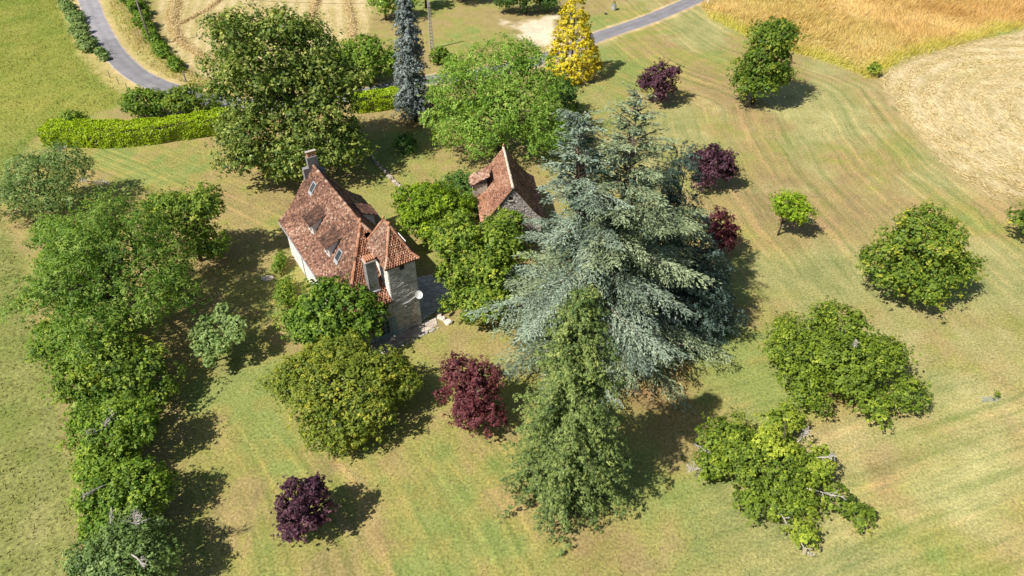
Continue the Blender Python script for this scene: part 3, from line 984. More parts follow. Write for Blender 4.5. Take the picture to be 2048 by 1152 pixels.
def facing(parent, O, ex, ez, W, Hh, mask, seed, pal, course=(0.13, 0.24), width=(0.22, 0.52), name='stone_facing', proud=0.03, joint=0.014):
    """coursed rubble on a wall face: every stone its own block, joints recessed"""
    rng = np.random.default_rng(seed)
    O, ex, ez = map(lambda v: np.array(v, float), (O, ex, ez))
    nrm = np.cross(ex, ez)
    mb = MB()
    z = 0.0
    while z < Hh:
        ch = rng.uniform(*course)
        x = -rng.uniform(0, 0.3)
        while x < W:
            w = rng.uniform(*width)
            x0, x1, z0, z1 = max(x, 0) + joint, min(x + w, W) - joint, z + joint, min(z + ch, Hh) - joint
            x += w
            if x1 - x0 < 0.06 or z1 - z0 < 0.05: continue
            if not (mask((x0 + x1) / 2, (z0 + z1) / 2) and mask(x0, z1) and mask(x1, z1) and mask(x0, z0) and mask(x1, z0)): continue
            pr = proud * rng.uniform(0.4, 1.3)
            jt = rng.uniform(-0.012, 0.012, 8)
            c = [(x0 + jt[0], z0 + jt[1]), (x1 + jt[2], z0 + jt[3]), (x1 + jt[4], z1 + jt[5]), (x0 + jt[6], z1 + jt[7])]
            k = 0.018
            V = [O + ex * a + ez * b_ for a, b_ in c] + [O + ex * (a + (k if i in (0, 3) else -k)) + ez * (b_ + (k if i < 2 else -k)) + nrm * pr for i, (a, b_) in enumerate(c)]
            cc = palette(rng, np.array([rng.normal() * 0.26 + 0.5]), pal)[0]
            mb.add(V, [(4, 5, 6, 7), (0, 1, 5, 4), (1, 2, 6, 5), (2, 3, 7, 6), (3, 0, 4, 7)], tuple(cc))
        z += ch
    o = mb.build(name, M['stone'], parent, True)
    tag(o, kind='stuff')
    return o


STONE = [(.26, .245, .215), (.37, .35, .31), (.47, .445, .395), (.56, .53, .48)]
house = empty('stone_house', (-8.41, 48.04, 0.0), math.radians(32.3))
tag(house, 'steep roofed stone house with square stair tower and red brown tiles', 'house')
# walls ------------------------------------------------------------
XL, XR, YB = -6.6, 1.5, 17.0
mb = MB()
mb.box(XL, -2.60, 0.06, 5.4, -0.3, 4.3)
mb.box(XL, XR, 5.4, YB, -0.3, 4.3)
# rear gable up to the roof
mb.add([(XL, YB - 0.4, 4.3), (XR, YB - 0.4, 4.3), (XR - 1.0, YB - 0.4, 5.3), (-2.55, YB - 0.4, 9.2), (XL + 1.0, YB - 0.4, 5.3), (XL, YB, 4.3), (XR, YB, 4.3), (XR - 1.0, YB, 5.3), (-2.55, YB, 9.2), (XL + 1.0, YB, 5.3)],
       [(0, 1, 2, 3, 4), (9, 8, 7, 6, 5), (1, 6, 7, 2), (2, 7, 8, 3), (3, 8, 9, 4), (4, 9, 5, 0)])
wall = mb.build('wall', M['render'], house)
wall['label'] = 'white rendered side wall'
mb = MB()
mb.box(-2.55, 0.0, 0.0, 4.2, -0.3, 7.85)
tower = mb.build('tower', M['mortar'], house)
tower['label'] = 'square grey stone stair tower'
hole = lambda x, z: not (abs(x - 1.32) < 0.30 and abs(z - 7.28) < 0.32)
facing(tower, (-2.55, 0, 0), (1, 0, 0), (0, 0, 1), 2.55, 7.80, lambda x, z: hole(x, z) and x < 2.20, 201, STONE)
facing(tower, (-2.55, 4.2, 0), (0, -1, 0), (0, 0, 1), 4.2, 7.80, lambda x, z: z > 4.4, 202, [(.50, .47, .41), (.62, .59, .53), (.70, .67, .61)])
facing(tower, (0, 0, 0), (0, 1, 0), (0, 0, 1), 4.2, 7.80, lambda x, z: x > 0.35, 203, STONE)
rq = random.Random(8)
z = 0.0
k = 0
while z < 7.6:                                   # quoins up the right-hand corner of the tower
    hq = rq.uniform(0.26, 0.38)
    wx, wy = (0.52, 0.30) if k % 2 else (0.33, 0.50)
    g = rq.uniform(0.30, 0.48)
    MB().box(-wx, 0.035, -0.035, wy, z + 0.012, min(z + hq, 7.78), (g, g * 0.96, g * 0.89)).build('quoin', M['stone'], tower, True)
    z += hq
    k += 1
# front wall of the main block, partly plastered stone
mb = MB()
mb.box(XL + 0.02, -2.555, 0.02, 0.10, -0.3, 4.3)
front = mb.build('front_wall', M['mortar'], house)
facing(front, (XL, 0.02, 0), (1, 0, 0), (0, 0, 1), 4.0, 4.25, lambda x, z: not (2.15 < x < 4.05 and z < 2.35) and ((x - 3.2) / 0.62) ** 2 + ((z - 3.72) / 0.52) ** 2 > 1, 204, STONE, proud=0.022)
# oval opening under the eave
mb = MB()
a = [(-3.40 + 0.52 * math.cos(t), 3.72 + 0.42 * math.sin(t)) for t in np.linspace(0, 2 * math.pi, 20, endpoint=False)]
mb.add([(p[0], 0.012, p[1]) for p in a], [tuple(range(19, -1, -1))])
nic = mb.build('niche', M['dark'], house)
mb = MB()
for i in range(20):
    t0, t1 = 2 * math.pi * i / 20, 2 * math.pi * (i + 0.92) / 20
    q = [(-3.40 + r_ * math.cos(t), 3.72 + r_ * 0.81 * math.sin(t)) for r_, t in ((0.52, t0), (0.66, t0), (0.66, t1), (0.52, t1))]
    mb.add([(p[0], 0.02, p[1]) for p in q] + [(p[0], -0.05, p[1]) for p in q], [(4, 5, 6, 7), (0, 1, 5, 4), (1, 2, 6, 5), (2, 3, 7, 6), (3, 0, 4, 7)], (0.45, 0.42, 0.36))
mb.build('arch_stone', M['stone'], nic, True)
# little tower window
wdw = MB().box(-1.46, -1.00, -0.012, 0.02, 7.03, 7.53).build('window', M['dark'], tower)
mb = MB()
mb.box(-1.54, -1.46, -0.05, 0.02, 6.98, 7.58); mb.box(-1.00, -0.92, -0.05, 0.02, 6.98, 7.58); mb.box(-1.46, -1.00, -0.05, 0.02, 7.53, 7.60); mb.box(-1.56, -0.90, -0.07, 0.02, 6.90, 6.98)
mb.build('frame', M['mortar'], wdw)
# glazed door with blue grey shutters
door = empty('glazed_door', (0, 0, 0)); door.parent = house
mb = MB()
x0, x1 = -4.02, -2.98
mb.box(x0, x0 + 0.10, -0.055, 0.02, 0.02, 2.15); mb.box(x1 - 0.10, x1, -0.055, 0.02, 0.02, 2.15); mb.box(x0 + 0.10, x1 - 0.10, -0.05, 0.02, 2.05, 2.15)
mb.box(x0 + 0.10, x1 - 0.10, -0.05, 0.02, 0.02, 0.55)
for i in range(1, 3): mb.box(x0 + 0.10, x1 - 0.10, -0.045, 0.02, 0.55 + i * 0.5 - 0.02, 0.55 + i * 0.5 + 0.02)
mb.box((x0 + x1) / 2 - 0.03, (x0 + x1) / 2 + 0.03, -0.04, 0.02, 0.55, 2.05)
mb.build('door_frame', M['blue'], door)
for i in range(3):
    for sx in (x0 + 0.10, (x0 + x1) / 2 + 0.03):
        MB().box(sx, sx + 0.39, -0.02, 0.01, 0.57 + i * 0.5, 1.03 + i * 0.5).build('pane', M['glass'], door)
for sx, rot in ((-2.93, 0), (-4.62, 0)):
    sh = MB().box(sx, sx + 0.55, -0.09, -0.045, 0.05, 2.15).build('shutter', M['blue'], house)
    for zz in (0.35, 1.05, 1.75): MB().box(sx + 0.02, sx + 0.53, -0.115, -0.09, zz, zz + 0.11).build('ledge', M['blue'], sh)
# roof ------------------------------------------------------------
PM = [(0, 4.2), (0.75, 4.72), (1.5, 5.42), (4.45, 9.35)]
KX = 5.25 / 4.45
PF = [(h * KX, z) for h, z in PM]
RX, RY = -2.55, 5.0


def slab(mb, prof, f, off=0.05):
    for (h0, z0), (h1, z1) in zip(prof[:-1], prof[1:]):
        mb.add([f(h0, 0, z0 - off), f(h0, 1, z0 - off), f(h1, 1, z1 - off), f(h1, 0, z1 - off)], [(0, 1, 2, 3)])


mb = MB()
slab(mb, PM, lambda h, e, z: (-7.0 + h, 17.3 if e else -0.25 + h * KX, z))
slab(mb, PM, lambda h, e, z: (1.9 - h, 17.3 if e else max(5.2, -0.25 + h * KX), z))
slab(mb, PF, lambda h, e, z: (-2.56 if e else -7.0 + h / KX, -0.25 + h, z))
mb.box(-7.02, -6.9, -0.2, 17.3, 4.02, 4.16); mb.box(1.8, 1.92, 5.2, 17.3, 4.02, 4.16); mb.box(-7.0, -2.6, -0.25, -0.13, 4.02, 4.16)
roof = mb.build('roof', M['batten'], house)
DL = [(10.75, 12.55), (6.55, 8.35)]
tiles(roof, (-7.0, 0, 4.2), (0, 1, 0), (1, 0, 0), PM, -0.3, 17.35, lambda a, h: a > -0.25 + h * KX - 0.05, TILE_OLD, 211, tint=0.52, tj=0.22)
tiles(roof, (1.9, 0, 4.2), (0, 1, 0), (-1, 0, 0), PM, 4.3, 17.35, lambda a, h: (a > -0.25 + h * KX) & ((a > 5.2) | (h > 1.9)), TILE_OLD, 212, tint=0.42)
tiles(roof, (0, -0.25, 4.2), (1, 0, 0), (0, 1, 0), PF, -7.0, -1.7, lambda a, h: (a > -7.0 + h / KX) & ((a < -2.62) | ((h > 4.6) & (a < 1.9 - h / KX))), TILE_NEW, 213, w=0.24, e=0.21, tint=0.5, lift=0.06, round_=True)
hip = lambda h: (-7.0 + h, -0.25 + h * KX)
for i, (h0, z0, h1, z1) in enumerate(((0, 4.2, 0.75, 4.72), (0.75, 4.72, 1.5, 5.42), (1.5, 5.42, 4.45, 9.35))):
    cap_line(roof, (*hip(h0), z0 + 0.06), (*hip(h1), z1 + 0.06), 0.15, 'hip_cap', seed=221 + i)
cap_line(roof, (RX, 17.3, 9.40), (RX, RY, 9.40), 0.13, 'ridge_cap', TILE_OLD, 225, 0.55)
cap_line(roof, (RX, RY, 9.42), (1.9 - 3.6, -0.25 + 3.6 * KX, 8.25), 0.14, 'hip_cap', seed=226)
mb = MB().tube([(RX, RY, 9.4), (RX, RY, 9.7), (RX, RY, 9.75), (RX, RY, 9.95)], [0.13, 0.10, 0.14, 0.03], 8)
mb.build('finial', M['terracotta'], roof, smooth=True)
# dormers
for (y0, y1, sgn) in ((10.75, 12.55, -1), (6.55, 8.35, -1), (9.25, 11.15, 1)):
    dm = empty('dormer', (0, 0, 0)); dm.parent = house
    xo = lambda d: RX + sgn * d
    mb = MB()
    V = [(xo(2.8), y0 + 0.15, 5.4), (xo(2.8), y1 - 0.15, 5.4), (xo(2.8), y1 - 0.15, 6.88), (xo(2.8), y0 + 0.15, 6.88), (xo(1.3), y0 + 0.15, 7.45), (xo(1.3), y1 - 0.15, 7.45)]
    mb.add(V, [(0, 1, 2, 3), (0, 3, 4), (1, 5, 2), (3, 2, 5, 4)])
    mb.build('cheek', M['render'], dm)
    pr = [(0, 6.86), (1.9, 7.66)]
    mb = MB()
    mb.add([(xo(3.12), y0, 6.80), (xo(3.12), y1, 6.80), (xo(1.2), y1, 7.60), (xo(1.2), y0, 7.60), (xo(3.12), y0, 6.74), (xo(3.12), y1, 6.74), (xo(1.2), y1, 7.54), (xo(1.2), y0, 7.54)],
           [(0, 1, 2, 3), (7, 6, 5, 4), (0, 4, 5, 1), (1, 5, 6, 2), (3, 2, 6, 7), (0, 3, 7, 4)])
    dr = mb.build('dormer_roof', M['batten'], dm)
    tiles(dr, (xo(3.12), 0, 6.86), (0, 1, 0), (-sgn, 0, 0), pr, y0, y1 + 0.05, lambda a, h: a > -99, TILE_DORMER, 230 + int(y0 * 3), w=0.25, e=0.26, lift=0.08, round_=True, tint=0.28)
    wn_ = MB().box(min(xo(2.83), xo(2.79)), max(xo(2.83), xo(2.79)), y0 + 0.40, y1 - 0.40, 5.75, 6.70).build('window', M['glass'], dm)
    mb = MB()
    for (ya, yb, za, zb) in ((y0 + 0.32, y0 + 0.40, 5.68, 6.78), (y1 - 0.40, y1 - 0.32, 5.68, 6.78), (y0 + 0.40, y1 - 0.40, 6.70, 6.78), (y0 + 0.40, y1 - 0.40, 5.68, 5.75), ((y0 + y1) / 2 - 0.03, (y0 + y1) / 2 + 0.03, 5.75, 6.70)):
        mb.box(min(xo(2.86), xo(2.78)), max(xo(2.86), xo(2.78)), ya, yb, za, zb)
    mb.build('frame', M['white'], wn_)
# skylights on the left slope
slope = math.atan2(9.35 - 5.42, 2.95)
for (yy, d) in ((15.0, 0.92), (5.6, 2.25)):
    zc = 9.35 - d * (9.35 - 5.42) / 2.95
    sk = empty('skylight', (RX - d, yy, zc)); sk.parent = house
    sk.rotation_euler = (0, -slope, 0)
    mb = MB()
    mb.box(-0.55, 0.55, -0.42, -0.33, 0.0, 0.13); mb.box(-0.55, 0.55, 0.33, 0.42, 0.0, 0.13); mb.box(-0.55, -0.45, -0.33, 0.33, 0.0, 0.13); mb.box(0.45, 0.55, -0.33, 0.33, 0.0, 0.13); mb.box(-0.80, -0.55, -0.42, 0.42, 0.02, 0.07)
    mb.build('frame', M['zinc'], sk)
    MB().box(-0.45, 0.45, -0.33, 0.33, 0.02, 0.09).build('pane', M['glass'], sk)
# tower roof
PT = [(0, 7.82), (0.45, 8.22), (1.58, 10.6)]
KT = 1.85 / 1.58
tr_ = MB()
TX0, TX1, TY0, TY1 = -2.86, 0.31, -0.32, 4.52
slab(tr_, PT, lambda h, e, z: (TX0 + h, (TY1 - h * KT) if e else (TY0 + h * KT), z))
slab(tr_, PT, lambda h, e, z: (TX1 - h, (TY1 - h * KT) if e else (TY0 + h * KT), z))
slab(tr_, PT, lambda h, e, z: ((TX1 - h) if e else (TX0 + h), TY0 + h * KT, z))
slab(tr_, PT, lambda h, e, z: ((TX1 - h) if e else (TX0 + h), TY1 - h * KT, z))
tr_.box(TX0, TX1, TY0, TY1, 7.68, 7.75)
troof = tr_.build('tower_roof', M['batten'], house)
PTY = [(h * KT, z) for h, z in PT]
mk = lambda lo, hi, k: (lambda a, h: (a > lo + h * k) & (a < hi - h * k))
tiles(troof, (TX0, 0, 7.82), (0, 1, 0), (1, 0, 0), PT, TY0, TY1, mk(TY0, TY1, KT), TILE_OLD, 241, tint=0.62, w=0.19, e=0.16)
tiles(troof, (TX1, 0, 7.82), (0, 1, 0), (-1, 0, 0), PT, TY0, TY1, mk(TY0, TY1, KT), TILE_OLD, 242, tint=0.45, w=0.19, e=0.16)
tiles(troof, (0, TY0, 7.82), (1, 0, 0), (0, 1, 0), PTY, TX0, TX1, mk(TX0, TX1, 1 / KT), TILE_NEW, 243, w=0.23, e=0.20, lift=0.06, round_=True)
tiles(troof, (0, TY1, 7.82), (1, 0, 0), (0, -1, 0), PTY, TX0, TX1, mk(TX0, TX1, 1 / KT), TILE_OLD, 244)
for sx, ex in ((TX0, 1), (TX1, -1)):
    for sy, ey in ((TY0, 1), (TY1, -1)):
        for (h0, z0), (h1, z1) in zip(PT[:-1], PT[1:]):
            cap_line(troof, (sx + ex * h0, sy + ey * h0 * KT, z0 + 0.05), (sx + ex * h1, sy + ey * h1 * KT, z1 + 0.05), 0.12, 'hip_cap', seed=int(250 + sx * 3 + sy), tint=0.7)
cap_line(troof, (TX0 + 1.58, TY0 + 1.85, 10.66), (TX0 + 1.58, TY1 - 1.85, 10.66), 0.12, 'ridge_cap', seed=259)
for yy in (TY0 + 1.85, TY1 - 1.85):
    MB().tube([(TX0 + 1.58, yy, 10.6), (TX0 + 1.58, yy, 10.86), (TX0 + 1.58, yy, 10.92), (TX0 + 1.58, yy, 11.1)], [0.13, 0.10, 0.14, 0.03], 8).build('finial', M['terracotta'], troof, smooth=True)
# flashing where the tower meets the main roof
MB().box(-2.68, -2.585, 0.3, 4.2, 4.55, 4.62).build('flashing', M['zinc'], roof)
# chimneys
ch = MB().box(-4.05, -3.15, 0.85, 1.62, 4.6, 8.15).build('chimney', M['cement'], house)
MB().box(-4.12, -3.08, 0.78, 1.69, 8.15, 8.27).build('chimney_cap', M['mortar'], ch)
for i in range(5):
    xx = -4.02 + i * 0.19
    MB().box(xx, xx + 0.075, 0.84, 1.62, 8.27, 8.52).build('brick', M['terracotta'], ch)
MB().box(-4.10, -3.10, 0.70, 0.86, 4.95, 5.10).build('flashing', M['zinc'], ch)
mb = MB().box(-3.05, -2.0, 16.85, 17.4, 7.4, 10.35)
mb.box(-3.6, -3.05, 16.88, 17.36, 7.0, 9.25); mb.box(-2.0, -1.5, 16.88, 17.36, 7.0, 8.75)
ch2 = mb.build('chimney', M['cement'], house)
ch2['label'] = 'stepped grey gable chimney with three clay pots'
for i in range(3):
    xx = -2.86 + i * 0.335
    MB().tube([(xx, 17.1, 10.35), (xx, 17.1, 10.85)], [0.15, 0.125], 9).build('chimney_pot', M['terracotta'], ch2, smooth=False)
MB().box(-3.06, -1.98, 16.95, 17.30, 10.85, 10.91).build('cover_slab', M['mortar'], ch2)
mb = MB().box(0.95, 1.55, 5.45, 7.0, 4.0, 5.55)
mb.box(0.9, 1.6, 5.4, 7.05, 5.55, 5.63)
pw = mb.build('parapet', M['render'], house)
pw['label'] = 'white wall stub behind the tower'
# gutters and downpipe
MB().tube([(-7.06, 17.2, 4.10), (-7.06, 0.0, 4.08)], [0.06, 0.06], 6).build('gutter', M['zinc'], house)
MB().tube([(-6.66, 12.5, 4.0), (-6.66, 12.5, 0.0)], [0.045, 0.045], 6).build('downpipe', M['zinc'], house)

# satellite dish on the tower corner, with its cable
dish = empty('satellite_dish', (-8.41, 48.04, 0.0), math.radians(32.3))
tag(dish, 'round white satellite dish on the tower corner', 'satellite dish')
V, F = [], []
cd = np.array([-0.10, -0.42, 3.95]); nd = unit(np.array([0.15, -0.75, 0.62])); sd = unit(np.cross(nd, [0, 0, 1])); td = np.cross(sd, nd)
for j, (rr_, dp) in enumerate(((0.0, -0.07), (0.2, -0.055), (0.36, 0.0), (0.38, 0.01), (0.36, -0.02), (0.2, -0.075))):
    for k in range(18):
        t = 2 * math.pi * k / 18
        V.append(cd + (sd * math.cos(t) + td * math.sin(t)) * max(rr_, 0.001) + nd * dp)
for j in range(5):
    for k in range(18):
        F.append((j * 18 + k, j * 18 + (k + 1) % 18, (j + 1) * 18 + (k + 1) % 18, (j + 1) * 18 + k))
build('reflector', np.array(V), F, M['white'], dish, smooth=True)
MB().tube([(-0.10, -0.02, 3.75), (-0.10, -0.25, 3.75), (-0.10, -0.38, 3.90)], [0.03, 0.03, 0.03], 6).build('bracket', M['zinc'], dish)
MB().tube([tuple(cd - td * 0.33), tuple(cd + nd * 0.45 - td * 0.1)], [0.015, 0.015], 5).tube([tuple(cd + nd * 0.42 - td * 0.1), tuple(cd + nd * 0.52 - td * 0.08)], [0.035, 0.035], 6).build('receiver_arm', M['white'], dish)
MB().tube([(-0.14, -0.05, 3.72), (-0.6, -0.045, 3.45), (-1.05, -0.045, 3.28), (-1.5, -0.045, 3.24)], [0.018] * 4, 5).build('cable', M['white'], dish)

# hut ------------------------------------------------------------
hut = empty('stone_hut', (0.1, 60.9, 0.0), math.radians(7.0))
tag(hut, 'small stone hut with steep flared tile roof and dormer, left of the cedar', 'hut')
HL = 8.6
PH = [(0, 3.0), (0.6, 3.36), (1.2, 3.9), (3.4, 6.85)]
mb = MB()
mb.box(-3.05, 3.05, 0.15, HL - 0.1, -0.3, 3.15)
gz = lambda x: np.interp(3.4 - abs(x), [p[0] for p in PH], [p[1] for p in PH]) - 0.1
gx_ = [-3.05, -2.2, -1.1, 0, 1.1, 2.2, 3.05]
for y0, y1 in ((0.15, 0.6), (HL - 0.5, HL - 0.1)):
    V = [(x, y0, 3.15) for x in (-3.05, 3.05)] + [(x, y0, float(gz(x))) for x in reversed(gx_)]
    n = len(V)
    V2 = V + [(v[0], y1, v[2]) for v in V]
    mb.add(V2, [tuple(range(n)), tuple(range(2 * n - 1, n - 1, -1))] + [(i, n + i, n + (i + 1) % n, (i + 1) % n) for i in range(n)])
hw_ = mb.build('wall', M['mortar'], hut)
RUB = [(.17, .155, .145), (.30, .27, .25), (.42, .38, .35), (.55, .50, .46)]
facing(hw_, (-3.05, 0.15, 0), (1, 0, 0), (0, 0, 1), 6.1, 6.7, lambda x, z: z < gz(x - 3.05) - 0.02 and not (abs(x - 2.85) < 0.26 and abs(z - 5.55) < 0.25), 301, RUB, course=(0.09, 0.17), width=(0.12, 0.30), proud=0.05)
hwin = MB().box(-0.38, -0.02, 0.12, 0.17, 5.36, 5.74).build('window', M['dark'], hut)
MB().box(-0.46, 0.06, 0.0, 0.16, 5.27, 5.35).build('sill', M['mortar'], hwin)
mb = MB()
slab(mb, PH, lambda h, e, z: (-3.4 + h, HL if e else 0.0, z))
slab(mb, PH, lambda h, e, z: (3.4 - h, HL if e else 0.0, z))
hroof = mb.build('roof', M['batten'], hut)
tiles(hroof, (-3.4, 0, 3.0), (0, 1, 0), (1, 0, 0), PH, 0, HL, lambda a, h: a > -9, TILE_HUT, 311, w=0.19, e=0.15, tint=0.55)
tiles(hroof, (3.4, 0, 3.0), (0, 1, 0), (-1, 0, 0), PH, 0, HL, lambda a, h: a > -9, TILE_OLD, 312, w=0.19, e=0.15, tint=0.46)
cap_line(hroof, (0, 0.0, 6.88), (0, HL, 6.88), 0.13, 'ridge_cap', [(.42, .34, .26), (.55, .46, .36), (.62, .53, .43)], 313)
MB().tube([(0, HL - 0.1, 6.9), (0, HL - 0.1, 7.15), (0, HL - 0.1, 7.2), (0, HL - 0.1, 7.4)], [0.12, 0.09, 0.12, 0.03], 8).build('finial', M['terracotta'], hroof, smooth=True)
hd = empty('dormer', (0, 0, 0)); hd.parent = hut
MB().box(-3.75, -2.2, 4.95, 6.6, 3.0, 4.55).build('cheek', M['mortar'], hd)
mb = MB()
mb.add([(-4.05, 4.75, 4.46), (-4.05, 6.8, 4.46), (-1.9, 6.8, 5.60), (-1.9, 4.75, 5.60), (-4.05, 4.75, 4.38), (-4.05, 6.8, 4.38), (-1.9, 6.8, 5.52), (-1.9, 4.75, 5.52)], [(0, 1, 2, 3), (7, 6, 5, 4), (0, 4, 5, 1), (1, 5, 6, 2), (3, 2, 6, 7), (0, 3, 7, 4)])
hdr = mb.build('dormer_roof', M['batten'], hd)
tiles(hdr, (-4.05, 0, 4.50), (0, 1, 0), (1, 0, 0), [(0, 4.50), (2.15, 5.64)], 4.75, 6.85, lambda a, h: a > -9, TILE_OLD, 321, w=0.22, e=0.2)

# terrace of crazy paving beside the tower --------------------------------------------
def clip(poly, px, py, nx_, ny_):
    out_ = []
    n = len(poly)
    for i in range(n):
        a, b_ = poly[i], poly[(i + 1) % n]
        da = (a[0] - px) * nx_ + (a[1] - py) * ny_
        db = (b_[0] - px) * nx_ + (b_[1] - py) * ny_
        if da <= 0: out_.append(a)
        if da * db < 0:
            t = da / (da - db)
            out_.append((a[0] + (b_[0] - a[0]) * t, a[1] + (b_[1] - a[1]) * t))
    return out_


def crazy_paving(parent, outline, n, seed, z0, z1, pal, gap=0.035):
    r_ = random.Random(seed)
    xs = [p[0] for p in outline]; ys = [p[1] for p in outline]
    seeds = []
    tries = 0
    while len(seeds) < n and tries < 5000:
        tries += 1
        p = (r_.uniform(min(xs), max(xs)), r_.uniform(min(ys), max(ys)))
        if inside(np.array([p[0]]), np.array([p[1]]), outline)[0] and all((p[0] - q[0]) ** 2 + (p[1] - q[1]) ** 2 > 0.26 for q in seeds): seeds.append(p)
    for s in seeds:
        poly = list(outline)
        for q in seeds:
            if q is s: continue
            dx, dy = q[0] - s[0], q[1] - s[1]
            d_ = math.hypot(dx, dy)
            if d_ > 3.5: continue
            poly = clip(poly, (s[0] + q[0]) / 2 - dx / d_ * gap / 2, (s[1] + q[1]) / 2 - dy / d_ * gap / 2, dx / d_, dy / d_)
            if len(poly) < 3: break
        if len(poly) < 3: continue
        g = r_.uniform(0, 1)
        c = tuple(np.array(pal[0]) * (1 - g) + np.array(pal[1]) * g)
        MB().prism(poly, z0, z1 + r_.uniform(-0.008, 0.012), c, 0.02).build('paving_stone', M['paving'], parent, True)


TER = [(0.05, 0.25), (1.6, 0.75), (3.4, 1.3), (4.6, 2.4), (4.8, 4.2), (4.4, 6.0), (2.6, 6.4), (0.05, 6.0)]
ter = MB().prism(TER, 0.03, 0.09).build('terrace', M['mortar'])
ter.location = (-8.41, 48.04, 0); ter.rotation_euler = (0, 0, math.radians(32.3))
tag(ter, kind='structure')
crazy_paving(ter, TER, 62, 5, 0.07, 0.14, [(.40, .37, .33), (.58, .54, .48)], 0.06)
PAT = [(-5.6, -0.08), (-5.4, -1.25), (-3.4, -1.45), (-1.2, -1.2), (1.2, -1.0), (1.55, 0.1), (0.3, 0.16), (0.06, -0.08)]
pat = MB().prism(PAT, 0.02, 0.05).build('patio', M['mortar'])
pat.location = (-8.41, 48.04, 0); pat.rotation_euler = (0, 0, math.radians(32.3))
tag(pat, kind='structure')
crazy_paving(pat, PAT, 26, 6, 0.04, 0.085, [(.34, .27, .22), (.50, .43, .36)], 0.05)


def stone(r_, sx, sy, sz):
    """a rough rounded block about its own centre"""
    V = []
    for zz, k in ((0, 1.0), (0.55, 1.05), (1.0, 0.72)):
        for i in range(7):
            t = 2 * math.pi * i / 7
            j = r_.uniform(0.82, 1.15)
            V.append((sx * math.cos(t) * k * j, sy * math.sin(t) * k * j, sz * zz * r_.uniform(0.9, 1.1)))
    F = [tuple(range(6, -1, -1)), tuple(range(14, 21))]
    for b_ in (0, 7):
        F += [(b_ + i, b_ + (i + 1) % 7, b_ + 7 + (i + 1) % 7, b_ + 7 + i) for i in range(7)]
    return V, F


def stone_row(name, label, pts, step, size, seed, c0, c1, layers=1, cat='wall', jitter=0.1):
    r_ = random.Random(seed)
    x0, y0 = pts[0]
    o = empty(name, (x0, y0, 0))
    tag(o, label, cat)
    P = catmull(pts, 12)
    acc = 0.0
    kinds = []
    for k in range(7):
        V, F = stone(r_, 1, 1, 1)
        g = r_.uniform(0, 1)
        c = np.array(c0) * (1 - g) + np.array(c1) * g
        kinds.append(mesh_data('stone', V, F, M['paving'], np.tile(c, (len(V), 1))))
    for i in range(1, len(P)):
        acc += np.hypot(*(P[i] - P[i - 1]))
        if acc >= step:
            acc = 0
            for L_ in range(layers):
                s = bpy.data.objects.new('stone', r_.choice(kinds))
                col.objects.link(s)
                s.parent = o
                s.location = (P[i][0] - x0 + r_.uniform(-jitter, jitter), P[i][1] - y0 + r_.uniform(-jitter, jitter), -0.03 + L_ * size * 0.6)
                k = size * r_.uniform(0.7, 1.25)
                s.scale = (k, k * r_.uniform(0.7, 1), k * r_.uniform(0.7, 1.0))
                s.rotation_euler = (0, 0, r_.uniform(0, 6.28))
    return o


def hw(x, y):
    a = math.radians(32.3)
    return (-8.41 + x * math.cos(a) - y * math.sin(a), 48.04 + x * math.sin(a) + y * math.cos(a))


stone_row('low_stone_wall', 'pale low rough stone wall closing the patio right of the tower', [hw(1.75, 0.35), hw(1.95, -0.5), hw(2.1, -1.3)], 0.16, 0.24, 21, (.45, .38, .31), (.66, .58, .50), 2, jitter=0.16)
stone_row('stone_edging', 'broken line of loose edging stones along the patio front', [hw(-5.2, -1.5), hw(-3.2, -1.65), hw(-1.0, -1.4), hw(1.2, -1.2)], 0.36, 0.19, 22, (.32, .30, .27), (.62, .58, .52), 1, 'edging')
stone_row('garden_wall', 'low dry stone retaining line crossing the shaded back lawn', [(-18.3, 80.2), (-15.7, 75.8), (-13.4, 72.3), (-11.9, 70.2)], 0.24, 0.21, 23, (.22, .19, .155), (.42, .36, .29), 2)

